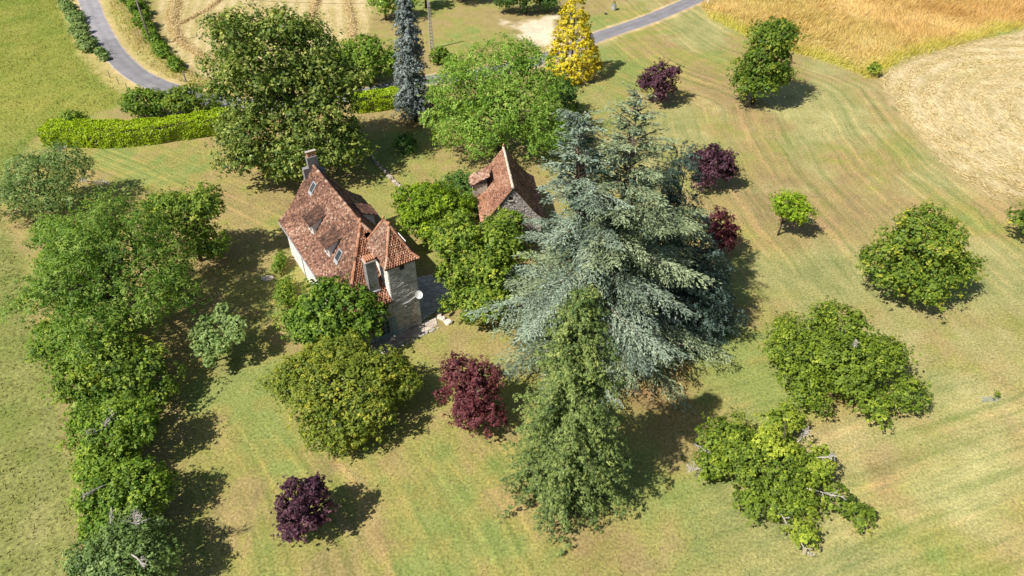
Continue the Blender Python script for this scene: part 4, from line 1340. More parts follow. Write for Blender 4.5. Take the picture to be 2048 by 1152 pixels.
# ------------------------------------------------------------------ trees and shrubs
PAL = dict(
    linden=[(.022, .042, .008), (.060, .085, .016), (.105, .122, .028), (.20, .20, .055), (.30, .28, .085)],
    robinia=[(.030, .075, .012), (.070, .135, .020), (.105, .18, .032), (.20, .28, .085)],
    ash=[(.024, .058, .010), (.052, .105, .016), (.085, .145, .026), (.17, .23, .075)],
    grey=[(.035, .058, .018), (.078, .112, .036), (.13, .168, .062), (.22, .25, .12)],
    yellowgreen=[(.035, .060, .010), (.080, .118, .016), (.145, .175, .025), (.24, .245, .04)],
    midgreen=[(.022, .052, .008), (.055, .105, .014), (.10, .16, .022), (.17, .23, .04)],
    maple=[(.026, .058, .010), (.060, .105, .016), (.115, .155, .024), (.23, .235, .04)],
    oak=[(.035, .055, .008), (.085, .115, .014), (.150, .175, .022), (.24, .25, .035)],
    lime=[(.05, .09, .006), (.11, .19, .010), (.19, .28, .016), (.27, .34, .03)],
    darkgreen=[(.016, .035, .010), (.035, .070, .016), (.065, .11, .026), (.11, .16, .04)],
    yellow=[(.10, .12, .008), (.22, .22, .012), (.34, .30, .016), (.42, .36, .03)],
    plum=[(.014, .007, .012), (.038, .016, .025), (.070, .032, .046), (.12, .062, .082)],
    redmaple=[(.034, .008, .012), (.085, .020, .025), (.140, .042, .046), (.20, .085, .080)],
    bluespruce=[(.08, .105, .10), (.165, .205, .20), (.28, .33, .32), (.42, .47, .455)],
    golden=[(.20, .15, .008), (.46, .36, .014), (.66, .55, .028), (.76, .67, .06)],
    cedar=[(.065, .090, .066), (.155, .195, .150), (.255, .305, .235), (.36, .41, .32)],
    cedargreen=[(.08, .10, .055), (.18, .21, .12), (.29, .325, .20), (.40, .43, .28)],
    norway=[(.026, .042, .014), (.060, .082, .026), (.112, .130, .042), (.19, .20, .075)],
    cypress=[(.018, .034, .026), (.042, .068, .052), (.080, .115, .092), (.15, .19, .155)],
    hedge=[(.06, .10, .004), (.15, .22, .006), (.24, .31, .008), (.36, .40, .015)],
    dry=[(.10, .055, .045), (.17, .10, .085), (.25, .16, .14)],
)


LEAFY = ('linden', 'robinia', 'ash', 'grey', 'yellowgreen', 'midgreen', 'maple', 'oak', 'lime', 'darkgreen', 'norway')
for k_ in LEAFY:
    PAL[k_] = [(min(.75, r * 1.95), min(.75, g * 2.12), b_ * 1.8) for r, g, b_ in PAL[k_]]
PAL['linden'] = [(r * .86, g * .9, b_ * .9) for r, g, b_ in PAL['linden']]
for k_ in ('ash', 'midgreen', 'maple', 'lime', 'robinia'):
    PAL[k_] = [(r * 1.18, g * 1.0, b_ * 0.9) for r, g, b_ in PAL[k_]]
PAL['lime'] = [(r * .78, g * .80, b_) for r, g, b_ in PAL['lime']]
PAL['plum'] = [(r * 2.3, g * 2.2, b_ * 2.2) for r, g, b_ in PAL['plum']]
PAL['redmaple'] = [(r * 1.55, g * 1.6, b_ * 1.6) for r, g, b_ in PAL['redmaple']]
PAL['hedge'] = [(min(.7, r * 1.6), min(.7, g * 1.65), b_ * 1.6) for r, g, b_ in PAL['hedge']]
PAL['cedar'] = [(min(.62, r * 1.12), min(.66, g * 1.18), min(.6, b_ * 1.14)) for r, g, b_ in PAL['cedar']]
PAL['cedargreen'] = [(min(.62, r * 1.08), min(.66, g * 1.15), min(.6, b_ * 1.10)) for r, g, b_ in PAL['cedargreen']]
PAL['cypress'] = [(r * 1.3, g * 1.35, b_ * 1.3) for r, g, b_ in PAL['cypress']]


def E(dx, dy, z, r, rz, ry=None):
    return (dx, dy, z, r, ry or r, rz)


def spiky(cx, cy, cz, R, Rz, n, k, seed, core=0.62):
    """a loose crown: a small core and many uneven shoots around it"""
    r_ = random.Random(seed)
    out_ = [E(cx, cy, cz, R * core, Rz * core)]
    for i in range(n):
        t = r_.uniform(0, 2 * math.pi)
        u = r_.uniform(-0.45, 0.95)
        c = math.sqrt(max(0.0, 1 - u * u))
        f = r_.uniform(0.55, 0.92)
        q = k * r_.uniform(0.7, 1.4)
        out_.append(E(cx + R * f * c * math.cos(t), cy + R * f * c * math.sin(t), max(cz + Rz * f * u, q * 0.8), q, q * 1.15))
    return out_


# --- back of the garden
broadleaf('linden_tree', 'huge flowering linden tree behind the house chimney, dotted with pale yellow bracts', -26.6, 77.6,
          [E(0.6, 0, 7.0, 9.3, 6.8), E(-1.6, 0.6, 12.8, 7.4, 5.4), E(-3.2, 0, 16.4, 4.4, 3.4), E(1.4, 1, 16.2, 4.6, 3.6), E(-6.5, 0, 11, 4.2, 4.5), E(4.0, -2, 6.5, 5.2, 4.8), E(-4.2, -2, 6.0, 5.4, 4.6), E(1.5, -5, 4.0, 4.8, 3.6), E(6.0, 0, 10.5, 4.6, 4.6), E(4.0, 1, 14.0, 4.4, 3.8), E(5.6, -3, 4.0, 4.4, 3.4), E(-3.5, -5, 3.6, 4.2, 3.2)],
          1.25, 0.40, PAL['linden'], nper=58, seed=11, fill=0.8, tint=0.45, tvar=0.11, tj=0.22, trunk=0.55, rough=0.2, dens=1.15, ntips=26, squash=0.62)
broadleaf('robinia_tree', 'wide feathery light green tree growing right behind the tiled hut', -1.4, 81.5,
          [E(0.3, 0, 6.5, 9.0, 6.4), E(-1.0, 1, 10.0, 6.8, 4.2), E(4.0, 0, 9.0, 5.0, 4.2), E(-5.0, -2, 4.5, 4.8, 3.6), E(5.5, -3, 4.5, 4.6, 4.0), E(-2, -4, 5.0, 5.0, 4.2), E(1.0, 2, 11.6, 4.0, 2.4), E(-6.2, 1.5, 7.5, 3.6, 4.0)],
          1.15, 0.34, PAL['robinia'], nper=70, seed=12, fill=0.6, tint=0.52, tvar=0.16, trunk=0.45, rough=0.18, dens=1.2, ntips=24, squash=0.8, aspect=0.4, lobe_tint={3: 0.1, 4: -0.15})
bough_tree('blue_spruce', 'tall narrow silvery blue spruce beside the concrete ladder pole', -13.4, 90.0, 17.6, 2.75, PAL['bluespruce'], 13, tiers=40, per=8, z0=2.0, shape=0.5, rise=0.0, droop=0.45, cr=0.42, nper=32, leaf=0.27, aspect=0.42,
           tint=0.46, tvar=0.14, squash=0.8, trunk=0.24, jit=0.3, inner=0.2, hang=0.8)


def cone_tree(name, label, x, y, h, r, pal, seed, z0=0.2, cr=0.55, nper=46, leaf=0.3, shape=0.8, tint=0.5, tvar=0.15, tj=0.2, tops=((0, 0, 1.0, 1.0),), dens=1.5, mat='needle', trunk=0.2, jag=0.16, belly=0.12, aspect=0.4):
    rng = np.random.default_rng(seed)
    o = empty(name, (x, y, ground_z(x, y)))
    tag(o, label, 'tree')
    cen, outw = [], []
    for (ox, oy, hf, rf) in tops:
        hh, rr_ = h * hf, r * rf
        n = int(math.pi * rr_ * math.hypot(hh, rr_) * 1.15 / (math.pi * cr * cr) * dens)
        u = 1 - rng.uniform(0.0004, 1, n) ** 0.60
        z = z0 + (hh - z0) * u
        prof = np.where(u < belly, 0.8 + 0.2 * u / belly, ((1 - u) / (1 - belly)) ** shape)
        a = rng.uniform(0, 2 * np.pi, n)
        rad = (rr_ * prof + 0.10) * (1 + jag * (rng.uniform(-1, 0.7, n) + 0.6 * np.sin(3 * a + 9 * u)))
        cen.append(np.stack([ox * (0.4 + 0.6 * u) + rad * np.cos(a), oy * (0.4 + 0.6 * u) + rad * np.sin(a), z], 1))
        outw.append(unit(np.stack([np.cos(a), np.sin(a), np.full(n, 0.35)], 1)))
    cen, outw = np.concatenate(cen), np.concatenate(outw)
    V, F, C = clump_leaves(rng, cen, cr * rng.uniform(0.6, 1.3, len(cen)), outw, nper, leaf, pal, 0.75, up=0.3, outb=0.5, rnd=0.6, tj=tj, ctint=tint + rng.normal(size=len(cen)) * tvar, aspect=aspect)
    build('crown', V, F, M[mat], o, C)
    mb = MB()
    for (ox, oy, hf, rf) in tops:
        mb.tube([(0, 0, -0.2), (ox * 0.7, oy * 0.7, h * hf * 0.5), (ox, oy, h * hf * 0.90)], [trunk, trunk * 0.7, 0.03], 7)
    mb.build('trunk', M['bark'], o, smooth=True)
    return o


cone_tree('golden_cypress', 'bright golden yellow conical conifer beside the road', 9.2, 105.0, 13.0, 3.75, PAL['golden'], 14, cr=0.5, nper=60, leaf=0.29, tint=0.58, tvar=0.15, dens=1.9, jag=0.15, shape=0.8)
broadleaf('yew_bush', 'dark olive bush tucked between the golden conifer and the light green tree', 7.0, 92.0, [E(0, 0, 3.0, 2.3, 3.2), E(0.9, -0.8, 1.8, 1.7, 1.8)], 0.8, 0.3, PAL['darkgreen'], nper=60, seed=15, tint=0.5, trunk=0.15, ntips=6, cat='bush')
broadleaf('broadleaf_bush', 'large dark green rounded bush between the linden and the blue spruce', -22.3, 104.0, [E(0, 0, 3.2, 5.2, 4.2), E(2.2, -1, 2.6, 3.0, 2.8), E(-2.5, -0.5, 2.6, 3.2, 2.8)], 1.1, 0.42, PAL['midgreen'], nper=55, seed=16, tint=0.42, trunk=0.25, cat='bush')
broadleaf('field_tree', 'loose pale green tree at the field edge behind the blue spruce tip', -23.2, 131.0, [E(0, 0, 4.5, 4.0, 4.6), E(3.4, 1, 3.0, 3.0, 3.0)], 1.1, 0.42, PAL['robinia'], nper=45, seed=17, tint=0.55, trunk=0.2)
broadleaf('roadside_tree', 'mid green tree at the top edge shading the grass by the ladder pole', -9.6, 141.5, [E(0, 0, 4.0, 4.6, 3.8)], 1.1, 0.42, PAL['ash'], nper=50, seed=18, tint=0.45, trunk=0.22)
broadleaf('shade_tree', 'green tree behind the ladder pole top beyond the grass', -16.5, 138.0, [E(0, 0, 3.6, 3.4, 3.2)], 1.0, 0.42, PAL['ash'], nper=50, seed=19, tint=0.5, trunk=0.2)
broadleaf('dark_evergreen', 'dark evergreen beside the pale stony yard at the top', 2.6, 135.0, [E(0, 0, 3.4, 4.2, 3.8), E(3.8, 0.4, 2.6, 2.8, 2.9), E(-3.6, 0.4, 2.4, 2.6, 2.4)], 1.0, 0.38, PAL['darkgreen'], nper=55, seed=20, tint=0.45, trunk=0.25)
broadleaf('small_bush', 'small bush at the foot of the ladder pole', -11.6, 110.5, [E(0, 0, 1.2, 1.9, 1.5), E(1.3, -0.4, 0.8, 1.2, 0.9)], 0.6, 0.32, PAL['midgreen'], nper=50, seed=21, tint=0.35, trunk=0.08, ntips=4, cat='bush')

# --- trees scattered on the right lawn
broadleaf('plum_tree', 'small purple plum tree between the golden conifer and the tall green tree', 21.0, 95.4, spiky(0, 0, 2.9, 2.9, 2.9, 26, 0.75, 1), 0.55, 0.26, PAL['plum'], nper=75, seed=22, shoots=0.35, fill=0.0, tint=0.5, trunk=0.12, tvar=0.14, rough=0.12, ntips=14, dens=1.35)
broadleaf('plum_tree', 'round dark purple plum tree just behind the red maple by the cedar', 23.4, 72.2, spiky(-0.1, 0, 2.7, 2.6, 2.6, 26, 0.72, 2), 0.52, 0.24, PAL['plum'], nper=75, seed=23, shoots=0.35, fill=0.0, tint=0.42, trunk=0.12, tvar=0.12, rough=0.14, ntips=14, dens=1.35)
broadleaf('plum_tree', 'purple plum tree alone on the front lawn below the house', -14.0, 26.9, spiky(0.15, 0.1, 2.6, 2.15, 2.2, 26, 0.42, 3, 0.5) + [E(-0.5, 0.6, 4.2, 0.5, 0.7), E(0.9, 0.6, 4.4, 0.4, 0.7), E(-1.2, -0.9, 1.3, 0.7, 0.6)], 0.36, 0.20, PAL['plum'], nper=70, seed=24, shoots=0.35, fill=0.0, tint=0.40, trunk=0.09, tvar=0.12, rough=0.22, ntips=16, dens=1.5)
broadleaf('red_maple', 'large wine red maple on the lawn between house and spruce', -3.0, 36.4, [E(0.2, 0.2, 3.2, 2.35, 2.5), E(-0.9, 0.6, 4.9, 1.5, 2.0), E(0.9, 0.4, 4.6, 1.4, 2.0), E(-2.5, 0.8, 2.4, 0.95, 0.9), E(1.0, -1.2, 2.1, 1.7, 1.4), E(-0.8, -0.9, 2.2, 1.5, 1.4)], 0.55, 0.17, PAL['redmaple'], nper=105, seed=25, tint=0.48, trunk=0.13, tvar=0.12, rough=0.2, ntips=24, dens=1.35, squash=0.6)
broadleaf('red_maple', 'dark red maple half hidden behind the blue green conifers', 21.4, 59.0, [E(-0.3, 0, 2.8, 2.0, 2.6), E(0.5, -0.5, 1.9, 1.5, 1.5), E(-0.3, 0, 4.3, 1.2, 1.4)], 0.6, 0.22, PAL['redmaple'], nper=80, seed=26, tint=0.42, trunk=0.12, ntips=10)
broadleaf('field_maple', 'tall deep green maple by the golden meadow', 34.9, 95.4, [E(0.6, 0, 6.4, 4.3, 4.9), E(1.0, 0.2, 9.8, 4.0, 3.4), E(-1.9, -0.4, 3.4, 2.7, 2.0), E(2.2, -0.8, 4.4, 2.8, 2.4), E(0.6, -1.6, 3.2, 2.8, 1.9)], 0.95, 0.32, PAL['maple'], nper=72, seed=27, tint=0.34, trunk=0.24, tvar=0.12, ntips=16, low=-0.7, rough=0.2)
broadleaf('young_tree', 'small bright lime green tree with leaning bare trunk on the right lawn', 28.9, 62.4, [E(0.6, 0.2, 3.5, 2.3, 1.7), E(-0.4, 0.2, 3.9, 1.4, 1.2), E(1.3, 0.0, 3.2, 1.5, 1.2)], 0.55, 0.22, PAL['lime'], nper=85, seed=28, tint=0.45, trunk=0.10, tvar=0.12, ntips=8, low=-0.8)
broadleaf('norway_maple', 'dense round green maple right of the lime green young tree', 38.3, 52.7, [E(-0.3, 0, 4.3, 5.1, 4.2), E(-0.3, 0.2, 7.1, 3.7, 2.7), E(-2.5, -0.8, 3.7, 3.0, 2.8), E(2.3, -0.6, 3.7, 3.2, 2.9), E(0, -2.4, 3.0, 3.0, 2.2)], 0.85, 0.27, PAL['maple'], nper=85, seed=29, tint=0.43, trunk=0.25, tvar=0.12, ntips=16, low=-0.75, rough=0.12)
broadleaf('spreading_oak', 'broad spreading yellow green tree on the lower right lawn', 27.4, 40.2,
          [E(-0.4, 0.6, 3.6, 4.3, 2.7), E(-3.9, 1.0, 2.7, 2.9, 1.9), E(-3.0, 2.8, 3.2, 2.6, 1.8), E(2.9, 0.6, 3.0, 3.0, 2.1), E(1.0, -3.1, 1.9, 2.3, 1.4), E(-3.2, -2.3, 2.0, 2.4, 1.5), E(-0.2, 2.8, 4.6, 3.0, 1.8), E(4.4, -2.2, 1.7, 1.7, 1.1), E(-0.8, -1.6, 3.0, 2.4, 1.6)],
          0.72, 0.22, PAL['oak'], nper=88, seed=30, tint=0.36, trunk=0.25, tvar=0.14, ntips=26, lobe_tint={4: 0.16, 7: -0.1}, rough=0.24, dead=((-0.6, -0.6, 5.6, -0.2, -0.6, 0.9, 1.3, 8),))
broadleaf('storm_worn_tree', 'ragged low tree with yellow patches and bare grey branches, lower right', 19.0, 30.2,
          [E(-0.2, 0.2, 2.0, 3.1, 1.7), E(-1.9, 1.6, 2.0, 2.0, 1.5), E(-2.9, 3.2, 1.9, 2.1, 1.6), E(-4.3, 1.0, 1.5, 1.5, 1.1), E(0.0, 1.6, 2.6, 1.8, 1.3), E(1.6, 4.6, 2.0, 1.5, 1.2), E(2.6, 0.8, 1.9, 1.8, 1.2), E(-1.7, -1.6, 1.4, 1.9, 1.1), E(0.8, -1.6, 1.5, 2.0, 1.2),
           E(0.5, -4.6, 1.3, 1.05, 0.8), E(4.0, -1.6, 1.2, 1.25, 0.8), E(5.4, -2.7, 0.9, 1.0, 0.6)],
          0.55, 0.21, PAL['oak'], nper=88, seed=31, tint=0.34, trunk=0.2, tvar=0.12, ntips=24, lobe_tint={4: 0.55, 9: 0.42, 5: 0.25, 8: 0.18, 6: 0.25}, sub_lobes=False, fill=0.35, rough=0.22, dens=1.2,
          dead=((-4.6, 0.8, 1.5, -1, -0.15, 0.1, 1.6, 12), (-4.2, 1.9, 1.7, -1, 0.5, 0.2, 1.3, 9), (2.3, 2.7, 2.2, 0.6, 0.5, 0.6, 1.2, 9), (3.0, 0.6, 3.0, 0.4, -0.3, 0.5, 1.2, 8), (0.4, -5.0, 1.0, 0.3, -1, 0.1, 0.9, 7), (2.2, -1.8, 2.4, 0.8, -0.4, 0.2, 1.4, 6), (-0.6, -2.9, 1.5, 0.2, -1, 0.2, 0.9, 6)))
broadleaf('edge_tree', 'dark green tree cut off by the picture edge beside the straw field', 55.8, 60.5, [E(-0.8, 0, 2.9, 2.9, 2.8), E(0.9, -1, 2.2, 2.3, 2.0)], 0.75, 0.27, PAL['maple'], nper=75, seed=32, tint=0.38, trunk=0.18)
broadleaf('field_shrub', 'tiny yellow green shrub at the corner of meadow and straw field', 56.2, 105.4, [E(0, 0, 1.15, 1.05, 0.95)], 0.42, 0.28, PAL['yellowgreen'], nper=45, seed=33, tint=0.55, trunk=0.06, ntips=4, cat='shrub')

# --- left boundary row
broadleaf('willow_tree', 'greyish green willow at the head of the left tree row, near the hedge', -52.6, 67.4, [E(0.8, 0, 4.0, 5.2, 3.8), E(2.8, 1.8, 5.2, 3.4, 2.8), E(-2.6, -2, 3.0, 3.6, 2.9), E(2.0, -2.6, 3.0, 3.4, 2.8)], 0.95, 0.30, PAL['grey'], nper=70, seed=34, tint=0.45, trunk=0.25, aspect=0.35, ntips=18,
          dead=((5.4, 1.2, 3.0, 1, -0.3, 0.15, 1.8, 12), (3.4, 1.6, 6.9, 0.2, -0.7, 0.4, 1.5, 9), (4.6, 0.2, 3.8, 0.8, -0.6, 0.3, 1.3, 8)))
broadleaf('ash_tree', 'largest deep green tree of the left row, feathery crown', -34.9, 47.2,
          [E(0.6, 0, 6.0, 7.9, 6.0), E(-0.5, 1.5, 9.0, 5.6, 4.0), E(-4.0, -1.0, 4.2, 4.2, 3.8), E(4.2, 0.2, 6.0, 4.2, 4.4), E(2.0, 2.6, 8.6, 4.0, 3.4), E(-3.0, 2.0, 6.6, 4.4, 3.8), E(1.0, -3.6, 4.6, 4.6, 3.8)],
          0.95, 0.28, PAL['ash'], nper=82, seed=35, tint=0.45, trunk=0.4, tvar=0.17, ntips=24, aspect=0.36, squash=0.85, lobe_tint={5: 0.12, 2: 0.18, 6: 0.10, 3: -0.08, 1: 0.05})
broadleaf('light_maple', 'lighter green maple on the lawn side of the left row', -32.2, 57.8, [E(-0.4, 0.2, 5.2, 3.8, 3.4), E(1.6, 0.6, 6.8, 2.6, 2.4), E(2.0, -1.4, 3.2, 2.7, 2.4), E(-2.2, 0.6, 6.2, 2.4, 2.2)], 0.75, 0.26, PAL['yellowgreen'], nper=72, seed=36, tint=0.40, trunk=0.18, ntips=16, rough=0.22)
broadleaf('cherry_tree', 'small open pale green tree on the shaded lawn edge of the left row', -26.0, 43.3,
          [E(0.8, 0.0, 2.7, 1.3, 1.0)] + [E(0.8 + 1.55 * math.cos(t), 0.1 + 1.45 * math.sin(t), 2.7 + 0.8 * h_, 0.75, 0.55) for t, h_ in ((0.1, .9), (0.8, 1.2), (1.5, 1.4), (2.3, 1.0), (3.0, .5), (3.9, -.2), (4.6, -.6), (5.4, .1))] + [E(2.7, 0.9, 3.7, 0.5, 0.35), E(1.0, 2.0, 4.2, 0.45, 0.4), E(2.8, -0.2, 3.2, 0.5, 0.35), E(0.6, -1.9, 2.0, 0.5, 0.4)],
          0.42, 0.24, PAL['grey'], nper=44, seed=37, tint=0.62, trunk=0.10, rough=0.3, dens=0.9, ntips=22, inner=0.1)
broadleaf('hazel_tree', 'yellow green bushy tree in the left row below the big ash', -32.3, 39.4, [E(0.4, 0, 3.4, 4.2, 2.8), E(-2.6, -0.6, 2.6, 2.8, 2.2), E(3.2, -0.4, 2.8, 2.8, 2.2), E(-0.6, 1.4, 4.2, 2.8, 2.0)], 0.8, 0.25, PAL['yellowgreen'], nper=78, seed=38, tint=0.36, trunk=0.2, tvar=0.2, stems=3, ntips=16, lobe_tint={2: -0.2})
broadleaf('boundary_tree', 'mid green tree of the left row next below the yellow green bushy tree', -29.4, 32.9, [E(0.3, 0, 3.2, 3.5, 2.6), E(-2.0, 0.6, 2.8, 2.2, 1.9), E(1.8, 0.8, 3.6, 1.8, 1.8), E(0.4, -1.6, 2.4, 2.4, 1.8)], 0.65, 0.22, PAL['midgreen'], nper=82, seed=39, tint=0.50, trunk=0.16, ntips=20, rough=0.22, dead=((1.0, -0.4, 5.4, 0.1, -0.8, 0.3, 1.2, 8), (0.0, -1.0, 4.6, -0.5, -0.6, 0.4, 0.9, 6)))
broadleaf('boundary_tree', 'green tree of the left row with several bare grey twigs on its crown', -26.8, 28.0, [E(0.2, 0.2, 2.9, 3.0, 2.3), E(-1.5, 0, 2.4, 2.1, 1.7), E(1.9, 0.4, 3.0, 1.7, 1.7), E(0.4, -1.3, 2.2, 2.2, 1.6)], 0.6, 0.21, PAL['midgreen'], nper=80, seed=40, tint=0.46, trunk=0.15, ntips=18, rough=0.24,
          dead=((-0.6, -0.8, 4.4, -0.4, -0.7, 0.3, 1.1, 7), (0.6, -2.0, 3.6, 0.4, -0.9, 0.1, 1.0, 7)))
broadleaf('boundary_tree', 'nearest tree of the left row with a pale dead fork, at the bottom edge', -24.2, 22.8, [E(0.0, 0.2, 3.0, 3.3, 2.5), E(-1.8, 0.3, 2.6, 2.2, 1.9), E(1.8, 0.3, 2.8, 1.8, 1.8), E(0.6, 1.8, 3.2, 2.0, 1.7)], 0.62, 0.20, PAL['grey'], nper=88, seed=41, tint=0.36, trunk=0.16, ntips=18, rough=0.22,
          dead=((0.9, 1.4, 5.0, 0.25, -0.2, 0.8, 1.5, 14), (1.6, -0.6, 4.6, 0.8, -0.5, 0.2, 1.0, 8)))
broadleaf('boundary_bush', 'grey green bush filling the left row outside the big ash', -43.6, 53.5, [E(0, 0, 2.2, 2.6, 2.2), E(1.4, -2.6, 1.8, 2.2, 1.8), E(-1.6, 2.6, 2.2, 2.4, 2.1)], 0.75, 0.27, PAL['midgreen'], nper=66, seed=42, tint=0.45, trunk=0.1, ntips=8, cat='bush')

for i, (x, y, r, h, lb) in enumerate(((-31.6, 36.2, 2.6, 2.3, 'undergrowth bush wedged between the yellow green tree and the next of the left row'), (-29.2, 30.6, 2.3, 2.0, 'undergrowth bush between the two middle trees of the left row'),
                                      (-26.4, 25.2, 2.3, 2.1, 'undergrowth bush between the last two trees of the left row'), (-38.6, 43.4, 2.8, 2.4, 'undergrowth bush on the pasture side below the big ash'), (-46.6, 59.2, 2.8, 2.6, 'undergrowth bush between the willow and the big ash'))):
    broadleaf('undergrowth_bush', lb, x, y, [E(0, 0, h * 0.8, r, h), E(-r * 0.6, r * 0.5, h * 0.7, r * 0.7, h * 0.8), E(r * 0.7, -r * 0.4, h * 0.6, r * 0.6, h * 0.7)], 0.65, 0.24, PAL['midgreen' if i % 2 else 'ash'], nper=66, seed=110 + i, tint=0.5, trunk=0.08, ntips=8, cat='bush', group='undergrowth of the left tree row')

# --- around the house
broadleaf('magnolia_tree', 'deep green glossy tree hiding the front left corner of the house', -15.8, 45.4, [E(0.5, 0.2, 3.5, 4.2, 3.3), E(-1.8, -0.4, 2.8, 2.6, 2.3), E(2.5, -0.2, 3.6, 2.5, 2.4), E(-0.4, 0.8, 4.9, 2.6, 1.9), E(1.6, 0.6, 4.8, 2.2, 1.8)], 0.75, 0.30, PAL['midgreen'], nper=74, seed=43, tint=0.36, trunk=0.2, ntips=16, low=-0.7)
broadleaf('chestnut_tree', 'wide low golden green tree in front of the house corner', -13.5, 37.5, [E(0.2, 0.4, 3.1, 5.6, 2.8), E(-3.2, 0.6, 2.6, 3.1, 2.0), E(3.5, 0.8, 2.6, 3.0, 2.0), E(0.2, -2.6, 2.0, 3.8, 1.9), E(-0.4, 2.4, 3.8, 3.2, 1.7), E(0.2, -0.4, 3.6, 4.4, 2.4)], 0.60, 0.21, [(r * 1.12, g * 0.94, b_) for r, g, b_ in PAL['yellowgreen']], nper=84, seed=44, tint=0.42, trunk=0.25, tvar=0.16, ntips=24, rough=0.18, squash=0.8, dens=1.3, low=-0.7)
broadleaf('garden_tree', 'bright green spreading tree between the house and the tiled hut', -9.0, 63.2, [E(0.8, -0.2, 3.2, 4.4, 3.0), E(-1.6, 0.8, 3.2, 2.8, 2.4), E(2.6, -0.8, 3.0, 3.0, 2.4), E(0.2, -1.6, 2.4, 3.0, 2.0)], 0.8, 0.28, PAL['lime'], nper=72, seed=45, tint=0.28, trunk=0.16, ntips=14, low=-0.8)
broadleaf('garden_bush', 'darker green rounded bush at the left wall of the hut', -6.3, 68.6, [E(0, 0, 1.9, 3.0, 2.0), E(1.4, -1.4, 1.6, 1.9, 1.6)], 0.75, 0.28, PAL['darkgreen'], nper=66, seed=46, tint=0.6, trunk=0.12, ntips=8, cat='bush')
broadleaf('walnut_tree', 'yellow green walnut tree beside the paved terrace', -3.0, 50.4, [E(-0.3, 0.2, 4.8, 4.1, 3.6), E(-1.9, 1.2, 7.0, 2.9, 3.0), E(1.6, 1.0, 6.8, 2.8, 2.8), E(0.2, -2.2, 2.8, 3.2, 2.6), E(-2.0, -0.4, 4.2, 2.2, 2.2), E(1.6, -1.2, 3.6, 2.0, 2.0)], 0.68, 0.25, PAL['yellowgreen'], nper=80, seed=47, tint=0.44, trunk=0.2, ntips=20, rough=0.24, dens=1.2)
broadleaf('walnut_tree', 'smaller yellow green tree in front of the hut gable', -0.8, 58.4, [E(0.0, 0, 3.0, 2.5, 2.3), E(0.9, 0.3, 4.0, 1.6, 1.5), E(-1.2, 0, 2.8, 1.7, 1.6)], 0.6, 0.25, PAL['yellowgreen'], nper=74, seed=48, tint=0.40, trunk=0.14, ntips=12)
broadleaf('rose_bush', 'light green climbing bush against the white wall of the house', -21.4, 50.6, [E(0, 0, 1.3, 0.9, 1.2, 1.6), E(-0.7, 2.0, 0.9, 0.7, 0.9, 1.2)], 0.4, 0.2, PAL['yellowgreen'], nper=44, seed=49, tint=0.5, trunk=0.05, ntips=4, cat='bush')
broadleaf('wall_shrub', 'thin green shrub at the foot of the white house wall', -23.6, 56.4, [E(0, 0, 0.9, 0.6, 0.9, 1.5)], 0.35, 0.2, PAL['midgreen'], nper=40, seed=50, tint=0.5, trunk=0.04, ntips=3, cat='bush')
broadleaf('shaded_shrub', 'dark spiky shrub standing alone in the shaded back lawn', -13.6, 81.2, [E(0, 0, 1.1, 1.7, 1.2)], 0.55, 0.4, PAL['darkgreen'], nper=44, seed=51, tint=0.35, trunk=0.06, ntips=6, cat='bush', aspect=0.2)
broadleaf('smoke_bush', 'twiggy reddish brown shrub at the foot of the blue spruce', -11.3, 90.6, [E(0, 0, 1.6, 1.7, 1.5), E(0.8, 1.2, 2.4, 1.1, 1.2)], 0.55, 0.3, PAL['dry'], nper=9, seed=52, tint=0.4, trunk=0.05, ntips=40, cat='bush', bark='dead', stems=3, aspect=0.25)

